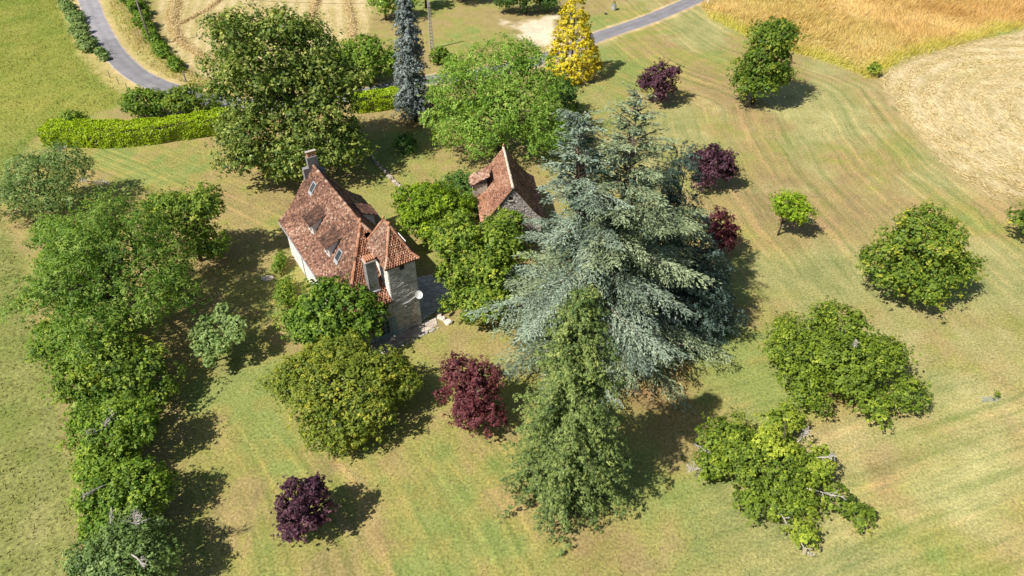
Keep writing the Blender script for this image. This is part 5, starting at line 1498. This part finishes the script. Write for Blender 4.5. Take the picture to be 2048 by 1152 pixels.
# --- the big conifers
rng = np.random.default_rng(60)
cx0, cy0 = 7.6, 46.0
ced = empty('blue_cedar', (cx0, cy0, ground_z(cx0, cy0)))
tag(ced, 'giant silvery blue cedar with tiered boughs right of the tiled hut', 'tree')
wood = MB()
parts_ = []
off = 0
for (lx, ly, h, r_, n, pl) in ((-2.9, 0.4, 22.2, 10.0, 165, 'cedar'), (1.2, -0.2, 23.6, 10.0, 165, 'cedargreen')):
    spec = []
    for i in range(n):
        f = ((i + rng.uniform(0, 1)) / n) ** 1.02
        f = round(f * 19) / 19 * 0.6 + f * 0.4               # boughs gather in tiers
        z = 1.6 + (h - 1.9) * f
        az = rng.uniform(0, 6.28)
        ln = max(1.5, (r_ * (1 - f) ** 0.70 + 0.7) * rng.uniform(0.55, 1.05))
        if math.sin(az) < -0.3 and f < 0.35: ln *= 1.12
        if math.cos(az) < -0.2 and math.sin(az) > -0.4 and 0.3 < f < 0.9: ln *= 0.72
        if math.cos(az) > 0.2 and math.sin(az) > 0.1: ln *= 0.78
        spec.append((lx * (0.3 + 0.7 * f), ly * f, z, az, ln, 0.06 + 0.45 * f + rng.uniform(-0.06, 0.08), 0.15 + 0.05 * rng.uniform(-1, 1)))
    V, F, C = conifer_branches(rng, spec, PAL[pl], 0.29, 0.28, 0.30, 8.5, 0.24, 0.50, 0.15, twig_len=0.30, tipw=0.26, nup=1.1)
    parts_.append((V, F + off, C))
    off += len(V)
    sp2 = [(q[0], q[1], q[2] - 0.25, q[3] + rng.uniform(-0.4, 0.4), q[4] * rng.uniform(0.45, 0.7), q[5], q[6]) for q in spec[::2]]  # shorter inner boughs in a darker palette: shade inside the crown put into colour
    V, F, C = conifer_branches(rng, sp2, PAL['cypress'], 0.50, 0.42, 0.34, 5.0, 0.24, 0.45, 0.12, twig_len=0.40, tipw=0.3, nup=1.0)
    parts_.append((V, F + off, C))
    off += len(V)
    wood.tube([(lx * 0.1, 0, -0.3), (lx * 0.5, ly * 0.5, h * 0.3), (lx * 0.85, ly * 0.85, h * 0.65), (lx, ly, h * 0.97)], [0.7, 0.45, 0.20, 0.02], 9)
    for s_ in spec:
        e = (s_[0] + math.cos(s_[3]) * s_[4] * 0.85, s_[1] + math.sin(s_[3]) * s_[4] * 0.85, s_[2] + s_[5] * s_[4] * 0.85 - s_[6] * s_[4] * 0.72)
        m_ = (s_[0] + math.cos(s_[3]) * s_[4] * 0.4, s_[1] + math.sin(s_[3]) * s_[4] * 0.4, s_[2] + s_[5] * s_[4] * 0.4 - s_[6] * s_[4] * 0.16)
        wood.tube([(s_[0], s_[1], s_[2]), m_, e], [0.02 + 0.012 * s_[4], 0.015 + 0.007 * s_[4], 0.01], 5, cap=False)
build('crown', np.concatenate([q[0] for q in parts_]), np.concatenate([q[1] for q in parts_]), M['needle'], ced, np.concatenate([q[2] for q in parts_]))
wood.build('trunk', M['bark'], ced, smooth=True)

bough_tree('norway_spruce', 'tall drooping green spruce in front of the silvery cedar', 4.0, 29.9, 19.2, 4.75, PAL['norway'], 61, tiers=34, per=9, z0=0.8, shape=0.55, rise=0.0, droop=0.42, cr=0.42, nper=56, leaf=0.175, aspect=0.34, core=True,
           tint=0.46, tvar=0.13, squash=0.8, trunk=0.32, jit=0.36, inner=0.22, hang=0.7, shoots=0.24)
for (x, y, h, r, sd, lb, tops) in (
        (13.2, 52.8, 16.6, 2.7, 62, 'dark blue green cypress directly right of the silvery cedar', ((0, 0, 1, 1), (0.9, 0.8, 0.86, 0.7))),
        (14.5, 51.6, 17.0, 2.6, 63, 'tallest dark blue green cypress of the group behind the cedar', ((0, 0, 1, 1), (-0.8, -0.6, 0.85, 0.7))),
        (15.6, 49.6, 12.4, 2.8, 64, 'shorter dark cypress in front of the red maple', ((0, 0, 1, 1), (0.8, -0.7, 0.85, 0.75))),
        (16.9, 47.0, 9.4, 3.1, 65, 'lowest dark blue green cypress at the lawn edge of the group', ((0, 0, 1, 1), (-1.2, -0.6, 0.8, 0.8), (1.0, 0.8, 0.8, 0.7)))):
    cone_tree('cypress_tree', lb, x, y, h, r, PAL['cypress'], sd, cr=0.55, nper=44, leaf=0.25, tint=0.46, tops=tops, shape=0.78, dens=1.8, jag=0.24, aspect=0.34, trunk=0.12)

# --- hedges
def hedge(name, label, base, tip_h, width, seed, n_per=150, leaf=0.26, pal='hedge', cat='hedge', dx=0.0):
    rng = np.random.default_rng(seed)
    pts = [np.array(p) for p in catmull(base, 8)]
    x0, y0 = base[0]
    o = empty(name, (x0, y0, 0.0))
    tag(o, label, cat)
    P, Nn = [], []
    core = MB()
    for i in range(len(pts) - 1):
        a, b_ = pts[i], pts[i + 1]
        d = b_ - a
        ln = np.hypot(*d)
        d = d / ln
        nrm = np.array([-d[1], d[0]])
        f = i / (len(pts) - 1)
        w = width[0] * (1 - f) + width[1] * f
        endf = min(1.0, 0.45 + 4 * min(f, 1 - f) * 2)
        w *= endf
        h = tip_h * (0.8 + 0.2 * endf)
        k = int(ln * n_per * (w + 2 * h) / 3)
        s = rng.uniform(0, 1, k)
        t = rng.uniform(-1, 1, k) * (w / 2 + h)
        top = np.abs(t) < w / 2
        lat = np.where(top, t, np.sign(t) * w / 2)
        z = np.where(top, h, h - (np.abs(t) - w / 2))
        rnd_ = 0.25 * np.clip(1 - (w / 2 - np.abs(lat)) / 0.5, 0, 1) * np.clip(1 - (h - z) / 0.5, 0, 1)
        z = z - rnd_
        lat = lat - np.sign(lat) * rnd_
        bump = (fbm(a[0] + d[0] * s * ln + nrm[0] * lat, a[1] + d[1] * s * ln + nrm[1] * lat + z, 1.3, 77, 2) - 0.5) * 0.65
        x = a[0] + d[0] * s * ln + nrm[0] * (lat + np.where(top, 0, np.sign(lat) * bump))
        y = a[1] + d[1] * s * ln + nrm[1] * (lat + np.where(top, 0, np.sign(lat) * bump))
        z = z + np.where(top, bump, 0) + rng.normal(size=k) * 0.06
        P.append(np.stack([x - x0, y - y0, z], 1))
        nn = np.where(top[:, None], np.array([0, 0, 1.0]), np.stack([nrm[0] * np.sign(lat), nrm[1] * np.sign(lat), np.full(k, 0.35)], 1))
        Nn.append(nn)
        q = [a - nrm * max(0.1, w / 2 - 0.55), b_ - nrm * max(0.1, w / 2 - 0.55), b_ + nrm * max(0.1, w / 2 - 0.55), a + nrm * max(0.1, w / 2 - 0.55)]
        core.prism([(v[0] - x0, v[1] - y0) for v in q], 0.0, max(0.3, h - 1.05))
    P, Nn = np.concatenate(P), np.concatenate(Nn)
    n = len(P)
    ok = P[:, 2] > 0.05
    Nn = unit(Nn + rng.normal(size=(n, 3)) * 0.55)
    L = leaf * rng.uniform(0.6, 1.3, n)
    t = 0.5 + rng.normal(size=n) * 0.24
    V, F, C = leaf_quads(P[ok], Nn[ok], L[ok], L[ok] * 0.55, palette(rng, t[ok], PAL[pal]), rng)
    build('foliage', V, F, M['laurel'], o, C)
    core.build('branches', M['bark'], o)
    return o


hedge('laurel_hedge', 'long clipped yellow green laurel hedge along the upper left lawn', [(-61.6, 83.4), (-58.0, 84.3), (-53.0, 83.9), (-47.0, 84.9), (-41.0, 87.0), (-37.0, 88.6)], 2.3, (4.4, 3.2), 70, 330, 0.26)
hedge('laurel_hedge', 'short clipped laurel hedge between the linden and the blue spruce', [(-23.0, 93.4), (-19.0, 94.6), (-15.4, 95.6)], 2.1, (3.4, 3.4), 71, 330, 0.26)
broadleaf('hedge_bush', 'dark green bush behind the hedge near the road bend', -51.2, 90.4, [E(0.6, 0, 2.3, 3.3, 2.7), E(2.6, 0.2, 2.2, 2.2, 2.2)], 0.85, 0.32, PAL['midgreen'], nper=62, seed=72, tint=0.38, trunk=0.12, ntips=8, cat='bush')
broadleaf('hedge_bush', 'taller green bush behind the hedge beside the linden', -44.6, 90.6, [E(0.2, 0, 2.6, 3.4, 2.7), E(2.0, -0.4, 2.0, 2.4, 2.1), E(-1.8, 0.4, 2.2, 2.2, 2.2)], 0.85, 0.32, PAL['maple'], nper=62, seed=73, tint=0.44, trunk=0.12, ntips=8, cat='bush')
broadleaf('hedge_bush', 'small round green bush poking out of the hedge left end', -58.8, 86.6, [E(0, 0, 1.6, 1.9, 1.7)], 0.7, 0.3, PAL['midgreen'], nper=56, seed=74, tint=0.5, trunk=0.08, ntips=5, cat='bush')
for i, (x, y, r, h, lb) in enumerate(((-85.2, 137.5, 1.7, 1.5, 'scrubby bush nearest the picture top on the road inner verge'), (-80.2, 130.5, 1.8, 1.5, 'grey green roadside bush below the topmost one on the inner verge'), (-76.0, 123.6, 1.9, 1.7, 'larger roadside bush midway along the inner verge'),
                                      (-72.0, 117.6, 1.6, 1.5, 'roadside bush next to the road bend on the inner verge'), (-67.6, 113.4, 1.2, 1.1, 'lowest small bush of the inner road verge'))):
    broadleaf('roadside_bush', lb, x, y, [E(0, 0, h * 0.5, r * (0.75, 1.15, 0.9, 1.2, 0.8)[i], h * 0.75), E(r * 0.9, -r * 1.3, h * 0.4, r * 0.75, h * 0.6), E(-r * 0.5, r * 0.9, h * 0.35, r * 0.6, h * 0.5)], 0.5, 0.32, PAL['grey'], nper=40, seed=80 + i, tint=0.55, trunk=0.06, ntips=4, cat='bush', group='bushes along the road verge')
for i, (x, y, r, h, lb) in enumerate(((-73.6, 139.6, 2.0, 1.9, 'dense hedge bush at the picture top behind the wooden pole'), (-69.4, 133.0, 1.9, 1.9, 'hedge bush beside the upper part of the wooden pole'), (-65.6, 126.6, 1.8, 1.8, 'hedge bush just above the wooden pole foot'),
                                      (-61.4, 119.6, 1.6, 1.5, 'hedge bush at the wooden pole foot'), (-58.0, 114.4, 1.5, 1.2, 'low bush below the wooden pole beside the hay'), (-53.6, 108.6, 1.3, 1.0, 'lowest bush of the strip by the hay field'))):
    broadleaf('field_hedge_bush', lb, x, y, [E(0, 0, h * 0.7, r, h), E(-r * 0.5, r * 0.8, h * 0.6, r * 0.8, h * 0.8), E(r * 0.6, -r * 0.9, h * 0.45, r * 0.7, h * 0.6)], 0.65, 0.32, PAL['midgreen'], nper=46, seed=90 + i, tint=0.42, trunk=0.06, ntips=4, cat='bush', group='bushes between road and hay field')

# ------------------------------------------------------------------ poles, wires, hay, grass and small things
wp = empty('utility_pole', (-61.2, 118.1, 0))
tag(wp, 'leaning grey wooden utility pole beside the road hedge', 'pole')
MB().tube([(0, 0, -0.3), (-0.1, 0, 5), (-0.2, 0, 9.6)], [0.17, 0.15, 0.11], 8).build('post', M['wood'], wp, smooth=True)
MB().tube([(-0.2, -0.12, 9.3), (-0.2, -0.28, 9.35)], [0.02, 0.02], 5).tube([(-0.2, -0.28, 9.3), (-0.2, -0.28, 9.5)], [0.06, 0.05], 7).build('insulator', M['white'], wp)
lp = empty('ladder_pole', (-13.5, 116.8, 0), math.radians(20))
tag(lp, 'concrete utility pole with ladder openings behind the blue spruce', 'pole')
for s in (-1, 1):
    mb = MB()
    V = [(s * 0.30 - 0.075, -0.11, -0.3), (s * 0.30 + 0.075, -0.11, -0.3), (s * 0.30 + 0.075, 0.11, -0.3), (s * 0.30 - 0.075, 0.11, -0.3), (s * 0.12 - 0.055, -0.08, 7.7), (s * 0.12 + 0.055, -0.08, 7.7), (s * 0.12 + 0.055, 0.08, 7.7), (s * 0.12 - 0.055, 0.08, 7.7)]
    mb.add(V, [(3, 2, 1, 0), (4, 5, 6, 7), (0, 1, 5, 4), (1, 2, 6, 5), (2, 3, 7, 6), (3, 0, 4, 7)]).build('leg', M['concrete'], lp)
for i in range(14):
    z = 0.3 + i * 0.56
    w = 0.30 - 0.18 * z / 7.7 - 0.03
    MB().box(-w, w, -0.06, 0.06, z, z + 0.13).build('rung', M['concrete'], lp)
MB().box(-0.2, 0.2, -0.1, 0.1, 6.9, 7.72).build('head', M['concrete'], lp)


def wire(name, label, p, q, sag, r=0.022):
    p, q = np.array(p), np.array(q)
    pts = [tuple(p + (q - p) * t - np.array([0, 0, 4 * sag * t * (1 - t)])) for t in np.linspace(0, 1, 17)]
    o = MB().tube(pts, [r] * 17, 5).build(name, M['wire'])
    tag(o, label, 'cable')
    return o


wire('overhead_cable', 'thin overhead cable strung from the ladder pole to the wooden pole', (-13.5, 116.8, 7.55), (-61.4, 117.8, 9.35), 0.9)
wire('overhead_cable', 'thin overhead cable running from the ladder pole past the golden conifer', (-13.4, 116.7, 7.45), (48, 152, 7.6), 1.6)


def post(x, y, h, r, mat, label, name='fence_post', cat='post', group=None):
    o = empty(name, (x, y, 0))
    tag(o, label, cat, group)
    MB().tube([(0, 0, -0.2), (0.03, 0, h)], [r, r * 0.85], 7).build('shaft', M[mat], o)
    MB().tube([(0.03, 0, h), (0.03, 0, h + r * 0.7)], [r * 1.05, r * 0.3], 7).build('top', M[mat], o)
    return o


post(-50.1, 103.2, 1.7, 0.12, 'wood', 'stout grey post where the road bend meets the hay field')
post(13.6, 131.9, 1.0, 0.07, 'white', 'short white marker post beside the golden conifer tip', 'marker_post')
post(37.9, 139.7, 1.1, 0.09, 'white', 'white marker post at the corner of road and golden meadow', 'marker_post')
for i, (x, y, w) in enumerate(((-62.4, 104.6, 'upper'), (-60.0, 102.2, 'middle'), (-57.6, 99.8, 'lowest'))):
    post(x, y, 1.2, 0.055, 'wood', w + ' thin fence stake on the pasture edge by the road bend', 'fence_stake', group='fence stakes by the road bend')

bn = empty('metal_barrel', (19.4, 136.7, 0))
tag(bn, 'grey metal barrel planter standing on the grass by the upper road', 'barrel')
mb = MB().tube([(0, 0, 0), (0, 0, 0.06), (0, 0, 0.45), (0, 0, 0.49), (0, 0, 0.53), (0, 0, 0.95), (0, 0, 1.0)], [0.42, 0.44, 0.46, 0.49, 0.46, 0.47, 0.49], 14)
mb.build('drum', M['zinc'], bn, smooth=False)
rng = np.random.default_rng(401)
V, F, C = clump_leaves(rng, np.array([[0, 0, 1.15], [0.1, 0.05, 1.35]]), np.array([0.32, 0.25]), np.array([[0, 0, 1.0], [0, 0, 1.0]]), 40, 0.22, PAL['midgreen'], 0.8, ctint=np.array([0.4, 0.5]))
build('plant', V, F, M['leaf'], bn, C)
r_ = random.Random(3)
V, F = stone(r_, 0.28, 0.22, 0.3)
tag(build('field_stone', np.array(V) + np.array([17.6, 134.2, 0]), F, M['paving'], None, np.tile((.07, .06, .055), (len(V), 1))), 'small dark stone on the grass near the metal barrel', 'stone')
V, F = stone(r_, 0.62, 0.42, 0.10)
tag(build('stone_slab', np.array(V) + np.array([-24.6, 54.9, 0]), F, M['paving'], None, np.tile((.50, .42, .36), (len(V), 1))), 'flat pale stone slab in the shaded lawn left of the house', 'stone')

# garden table between the walnut trees
tb = empty('garden_table', (-1.2, 56.4, 0))
tag(tb, 'white round garden table glimpsed between the yellow green trees', 'table')
MB().tube([(0, 0, 0.70), (0, 0, 0.74)], [0.62, 0.62], 20).build('tabletop', M['white'], tb)
MB().tube([(0, 0, 0.04), (0, 0, 0.70)], [0.05, 0.04], 8).build('stem', M['white'], tb)
MB().tube([(0, 0, 0), (0, 0, 0.05)], [0.3, 0.25], 12).build('base', M['white'], tb)

# staked sapling in a mesh guard
sg = empty('guarded_sapling', (39.5, 38.7, 0))
tag(sg, 'tiny sapling in a collapsed grey mesh guard on the right lawn', 'sapling')
mb = MB()
for k in range(7):
    t = -0.6 + k * 0.2
    mb.tube([(t * 1.1 - 0.15, -0.12, 0), (t * 0.8, 0.05, 0.55 - abs(t) * 0.35)], [0.018, 0.014], 4)
    mb.tube([(t * 1.1 - 0.15, 0.36, 0), (t * 0.8, 0.05, 0.55 - abs(t) * 0.35)], [0.018, 0.014], 4)
for zz in (0.12, 0.28, 0.42):
    mb.tube([(-0.75, -0.1 + zz * 0.2, zz * 0.6), (0, -0.12 + zz * 0.3, zz), (0.62, -0.1 + zz * 0.2, zz * 0.7)], [0.014] * 3, 4)
mb.build('mesh_guard', M['plastic'], sg)
V, F, C = clump_leaves(rng, np.array([[0.25, 0.1, 0.65], [0.4, 0.2, 0.5]]), np.array([0.34, 0.28]), np.array([[0, 0, 1.0]] * 2), 55, 0.15, PAL['yellowgreen'], 0.8, ctint=np.array([0.45, 0.55]))
build('foliage', V, F, M['leaf'], sg, C)
MB().tube([(0.25, 0.1, -0.1), (0.28, 0.1, 0.8)], [0.02, 0.012], 5).build('stem', M['bark'], sg)


# hay windrows: loose strands heaped along curved rows
def windrow(label, pts, seed, w=0.9, h=0.35):
    rng = np.random.default_rng(seed)
    P = np.array(catmull(pts, 10))
    seg = np.hypot(*np.diff(P, axis=0).T)
    s = np.concatenate([[0], np.cumsum(seg)])
    n = int(s[-1] * 150)
    t = rng.uniform(0, s[-1], n)
    x = np.interp(t, s, P[:, 0]); y = np.interp(t, s, P[:, 1])
    lat = rng.normal(size=n) * w * 0.45
    thick = 0.55 + 0.9 * fbm(x, y, 2.4, seed, 2)
    x = x + lat + 0.5 * (fbm(x, y, 3.0, seed + 9, 2) - 0.5); y = y + rng.normal(size=n) * 0.1
    z = h * thick * np.exp(-(lat / (w * 0.55)) ** 2) * rng.uniform(0.2, 1, n) + 0.03
    x0, y0 = pts[0]
    T = unit(rng.normal(size=(n, 3)) * np.array([1, 1, 0.35]))
    Nn = unit(rng.normal(size=(n, 3)) * 0.6 + np.array([0, 0, 1.0]))
    Nn = unit(Nn - T * np.sum(Nn * T, 1, keepdims=True))
    C = palette(rng, rng.uniform(0, 1, n), [(.46, .36, .19), (.62, .50, .29), (.74, .61, .39)])
    V, F, C = leaf_quads(np.stack([x - x0, y - y0, z], 1), Nn, 0.55 * rng.uniform(0.6, 1.3, n), 0.12, C, rng, T)
    o = build('hay_windrow', V, F, M['blade'], None, C)
    o.location = (x0, y0, 0)
    tag(o, label, 'hay row', 'hay windrows in the upper field')


windrow('thick curved hay windrow closest to the wooden pole', [(-66, 142), (-62.5, 131.1), (-58.0, 121.5), (-52.5, 115.2), (-47.5, 108.8)], 501, 1.5, 0.5)
windrow('thin hay windrow crossing the upper field beside the thick one', [(-60.5, 129.0), (-58.1, 138.2), (-57.1, 150.8)], 502, 0.8, 0.3)
windrow('hay windrow emerging above the linden crown', [(-40.0, 152.5), (-38.0, 139.7), (-37.1, 126.5)], 503, 1.0, 0.4)
windrow('hay windrow nearest the blue spruce and the field tree', [(-34.0, 152.5), (-30.9, 136.7), (-28.9, 128.5), (-27.9, 122.4)], 504, 1.0, 0.4)


# tall grass: tapering blades standing in tufts
def grass(name, label, poly, dens, hgt, seed, colour, lean=0.35, width=0.07, clumpy=0.5, margin=0.2):
    rng = np.random.default_rng(seed)
    xs = [p[0] for p in poly]; ys = [p[1] for p in poly]
    x0, x1, y0, y1 = min(xs), max(xs), max(8, min(ys)), min(150, max(ys))
    n = int((x1 - x0) * (y1 - y0) * dens)
    x, y = rng.uniform(x0, x1, n), rng.uniform(y0, y1, n)
    ok = (sdist(x, y, poly) < margin * rng.normal(size=n)) & (np.abs(x) < 8 + 0.735 * (0.772 * y + 28)) & (seg_dist(x, y, road_c) > 2.3)
    ok &= rng.uniform(size=n) < np.clip(0.35 + 1.6 * clumpy * (fbm(x, y, 2.0, seed + 3, 3) - 0.25), 0.05, 1)
    x, y = x[ok], y[ok]
    n = len(x)
    hh = hgt * rng.uniform(0.5, 1.25, n) * (0.6 + 0.8 * fbm(x, y, 4.0, seed + 4, 2))
    ln = (fbm(x, y, 6.0, seed + 6, 2) - 0.5) * 5 + 0.6
    dx, dy = np.cos(ln) * hh * lean * rng.uniform(0.2, 1.6, n), np.sin(ln) * hh * lean * rng.uniform(0.2, 1.6, n)
    a = rng.uniform(0, 6.28, n)
    wx, wy = np.cos(a) * width, np.sin(a) * width
    V = np.stack([np.stack([x - wx, y - wy, np.zeros(n)], 1), np.stack([x + wx, y + wy, np.zeros(n)], 1), np.stack([x + dx, y + dy, hh], 1)], 1).reshape(-1, 3)
    C = np.clip(colour(x, y) * rng.uniform(0.7, 1.3, (n, 1)), 0, 0.8)
    o = build(name, V, np.arange(3 * n).reshape(n, 3), M['blade'], None, np.repeat(C, 3, 0))
    tag(o, label, 'grass', kind='stuff')
    return o


grass('tall_grass', 'tall golden dry grass of the uncut meadow', GOLD, 26, 0.75, 601, lambda x, y: gold_colour(x, y) * 1.1, 0.5, 0.06, 0.8, 0.5)
grass('pasture_grass', 'rough tufted grass of the pasture outside the tree row', PASTURE, 9, 0.24, 602, lambda x, y: ground_colour(x, y), 0.6, 0.05, 0.9)
VERGE = [tuple(p + np.array([2.6, 1.4])) for p in rc[22:64]] + [tuple(p + np.array([6.2, 3.2])) for p in rc[22:64]][::-1]
grass('verge_grass', 'long pale grass on the verge between road and hay field', VERGE, 14, 0.5, 603, lambda x, y: np.where(fbm(x, y, 3, 88)[:, None] > 0.5, np.array([.33, .33, .06]), np.array([.45, .36, .15])), 0.5, 0.06)


# loose cut straw lying on the harvested field
rng = np.random.default_rng(611)
n = 60000
x, y = rng.uniform(52, 108, n), rng.uniform(66, 130, n)
ok = (sdist(x, y, STRAW) < 0.3 * rng.normal(size=n)) & (np.abs(x) < 8 + 0.735 * (0.772 * y + 28))
ok &= rng.uniform(size=n) < np.clip(0.15 + 1.2 * (fbm(x, y, 2.5, 612, 3) - 0.25) + 0.45 * np.sin(np.hypot(x - 83, y - 88) * 2 * np.pi / 3.4 + 4 * fbm(x, y, 9, 72)), 0.05, 1)
x, y = x[ok], y[ok]
n = len(x)
a = np.arctan2(y - 88, x - 83) + np.pi / 2 + rng.normal(size=n) * 0.55
T = np.stack([np.cos(a), np.sin(a), rng.normal(size=n) * 0.12], 1)
Nn = unit(np.stack([rng.normal(size=n) * 0.35, rng.normal(size=n) * 0.35, np.ones(n)], 1))
C = palette(rng, rng.uniform(0, 1, n), [(.48, .39, .19), (.64, .53, .30), (.76, .65, .41)])
V, F, C = leaf_quads(np.stack([x, y, 0.05 + rng.uniform(0, 0.10, n)], 1), Nn, rng.uniform(0.5, 1.1, n), 0.09, C, rng, T)
tag(build('cut_straw', V, F, M['blade'], None, C), 'loose pale straw strewn over the harvested field', 'straw', kind='stuff')

LAWN = [(-28, 14), (46, 14), (55, 55), (53, 98), (36, 132), (12, 108), (-16, 100), (-46, 86), (-46, 62), (-24, 46), (-24, 30)]
grass('lawn_grass', 'short uneven grass tufts and weeds over the mown lawn', LAWN, 9.5, 0.085, 604, lambda x, y: ground_colour(x, y) * np.where(fbm(x, y, 1.4, 95, 3) > 0.56, 0.72, 1.02)[:, None] * np.where(vnoise(x, y, 0.7, 96) > 0.7, 1.18, 1.0)[:, None], 0.9, 0.045, 0.9)
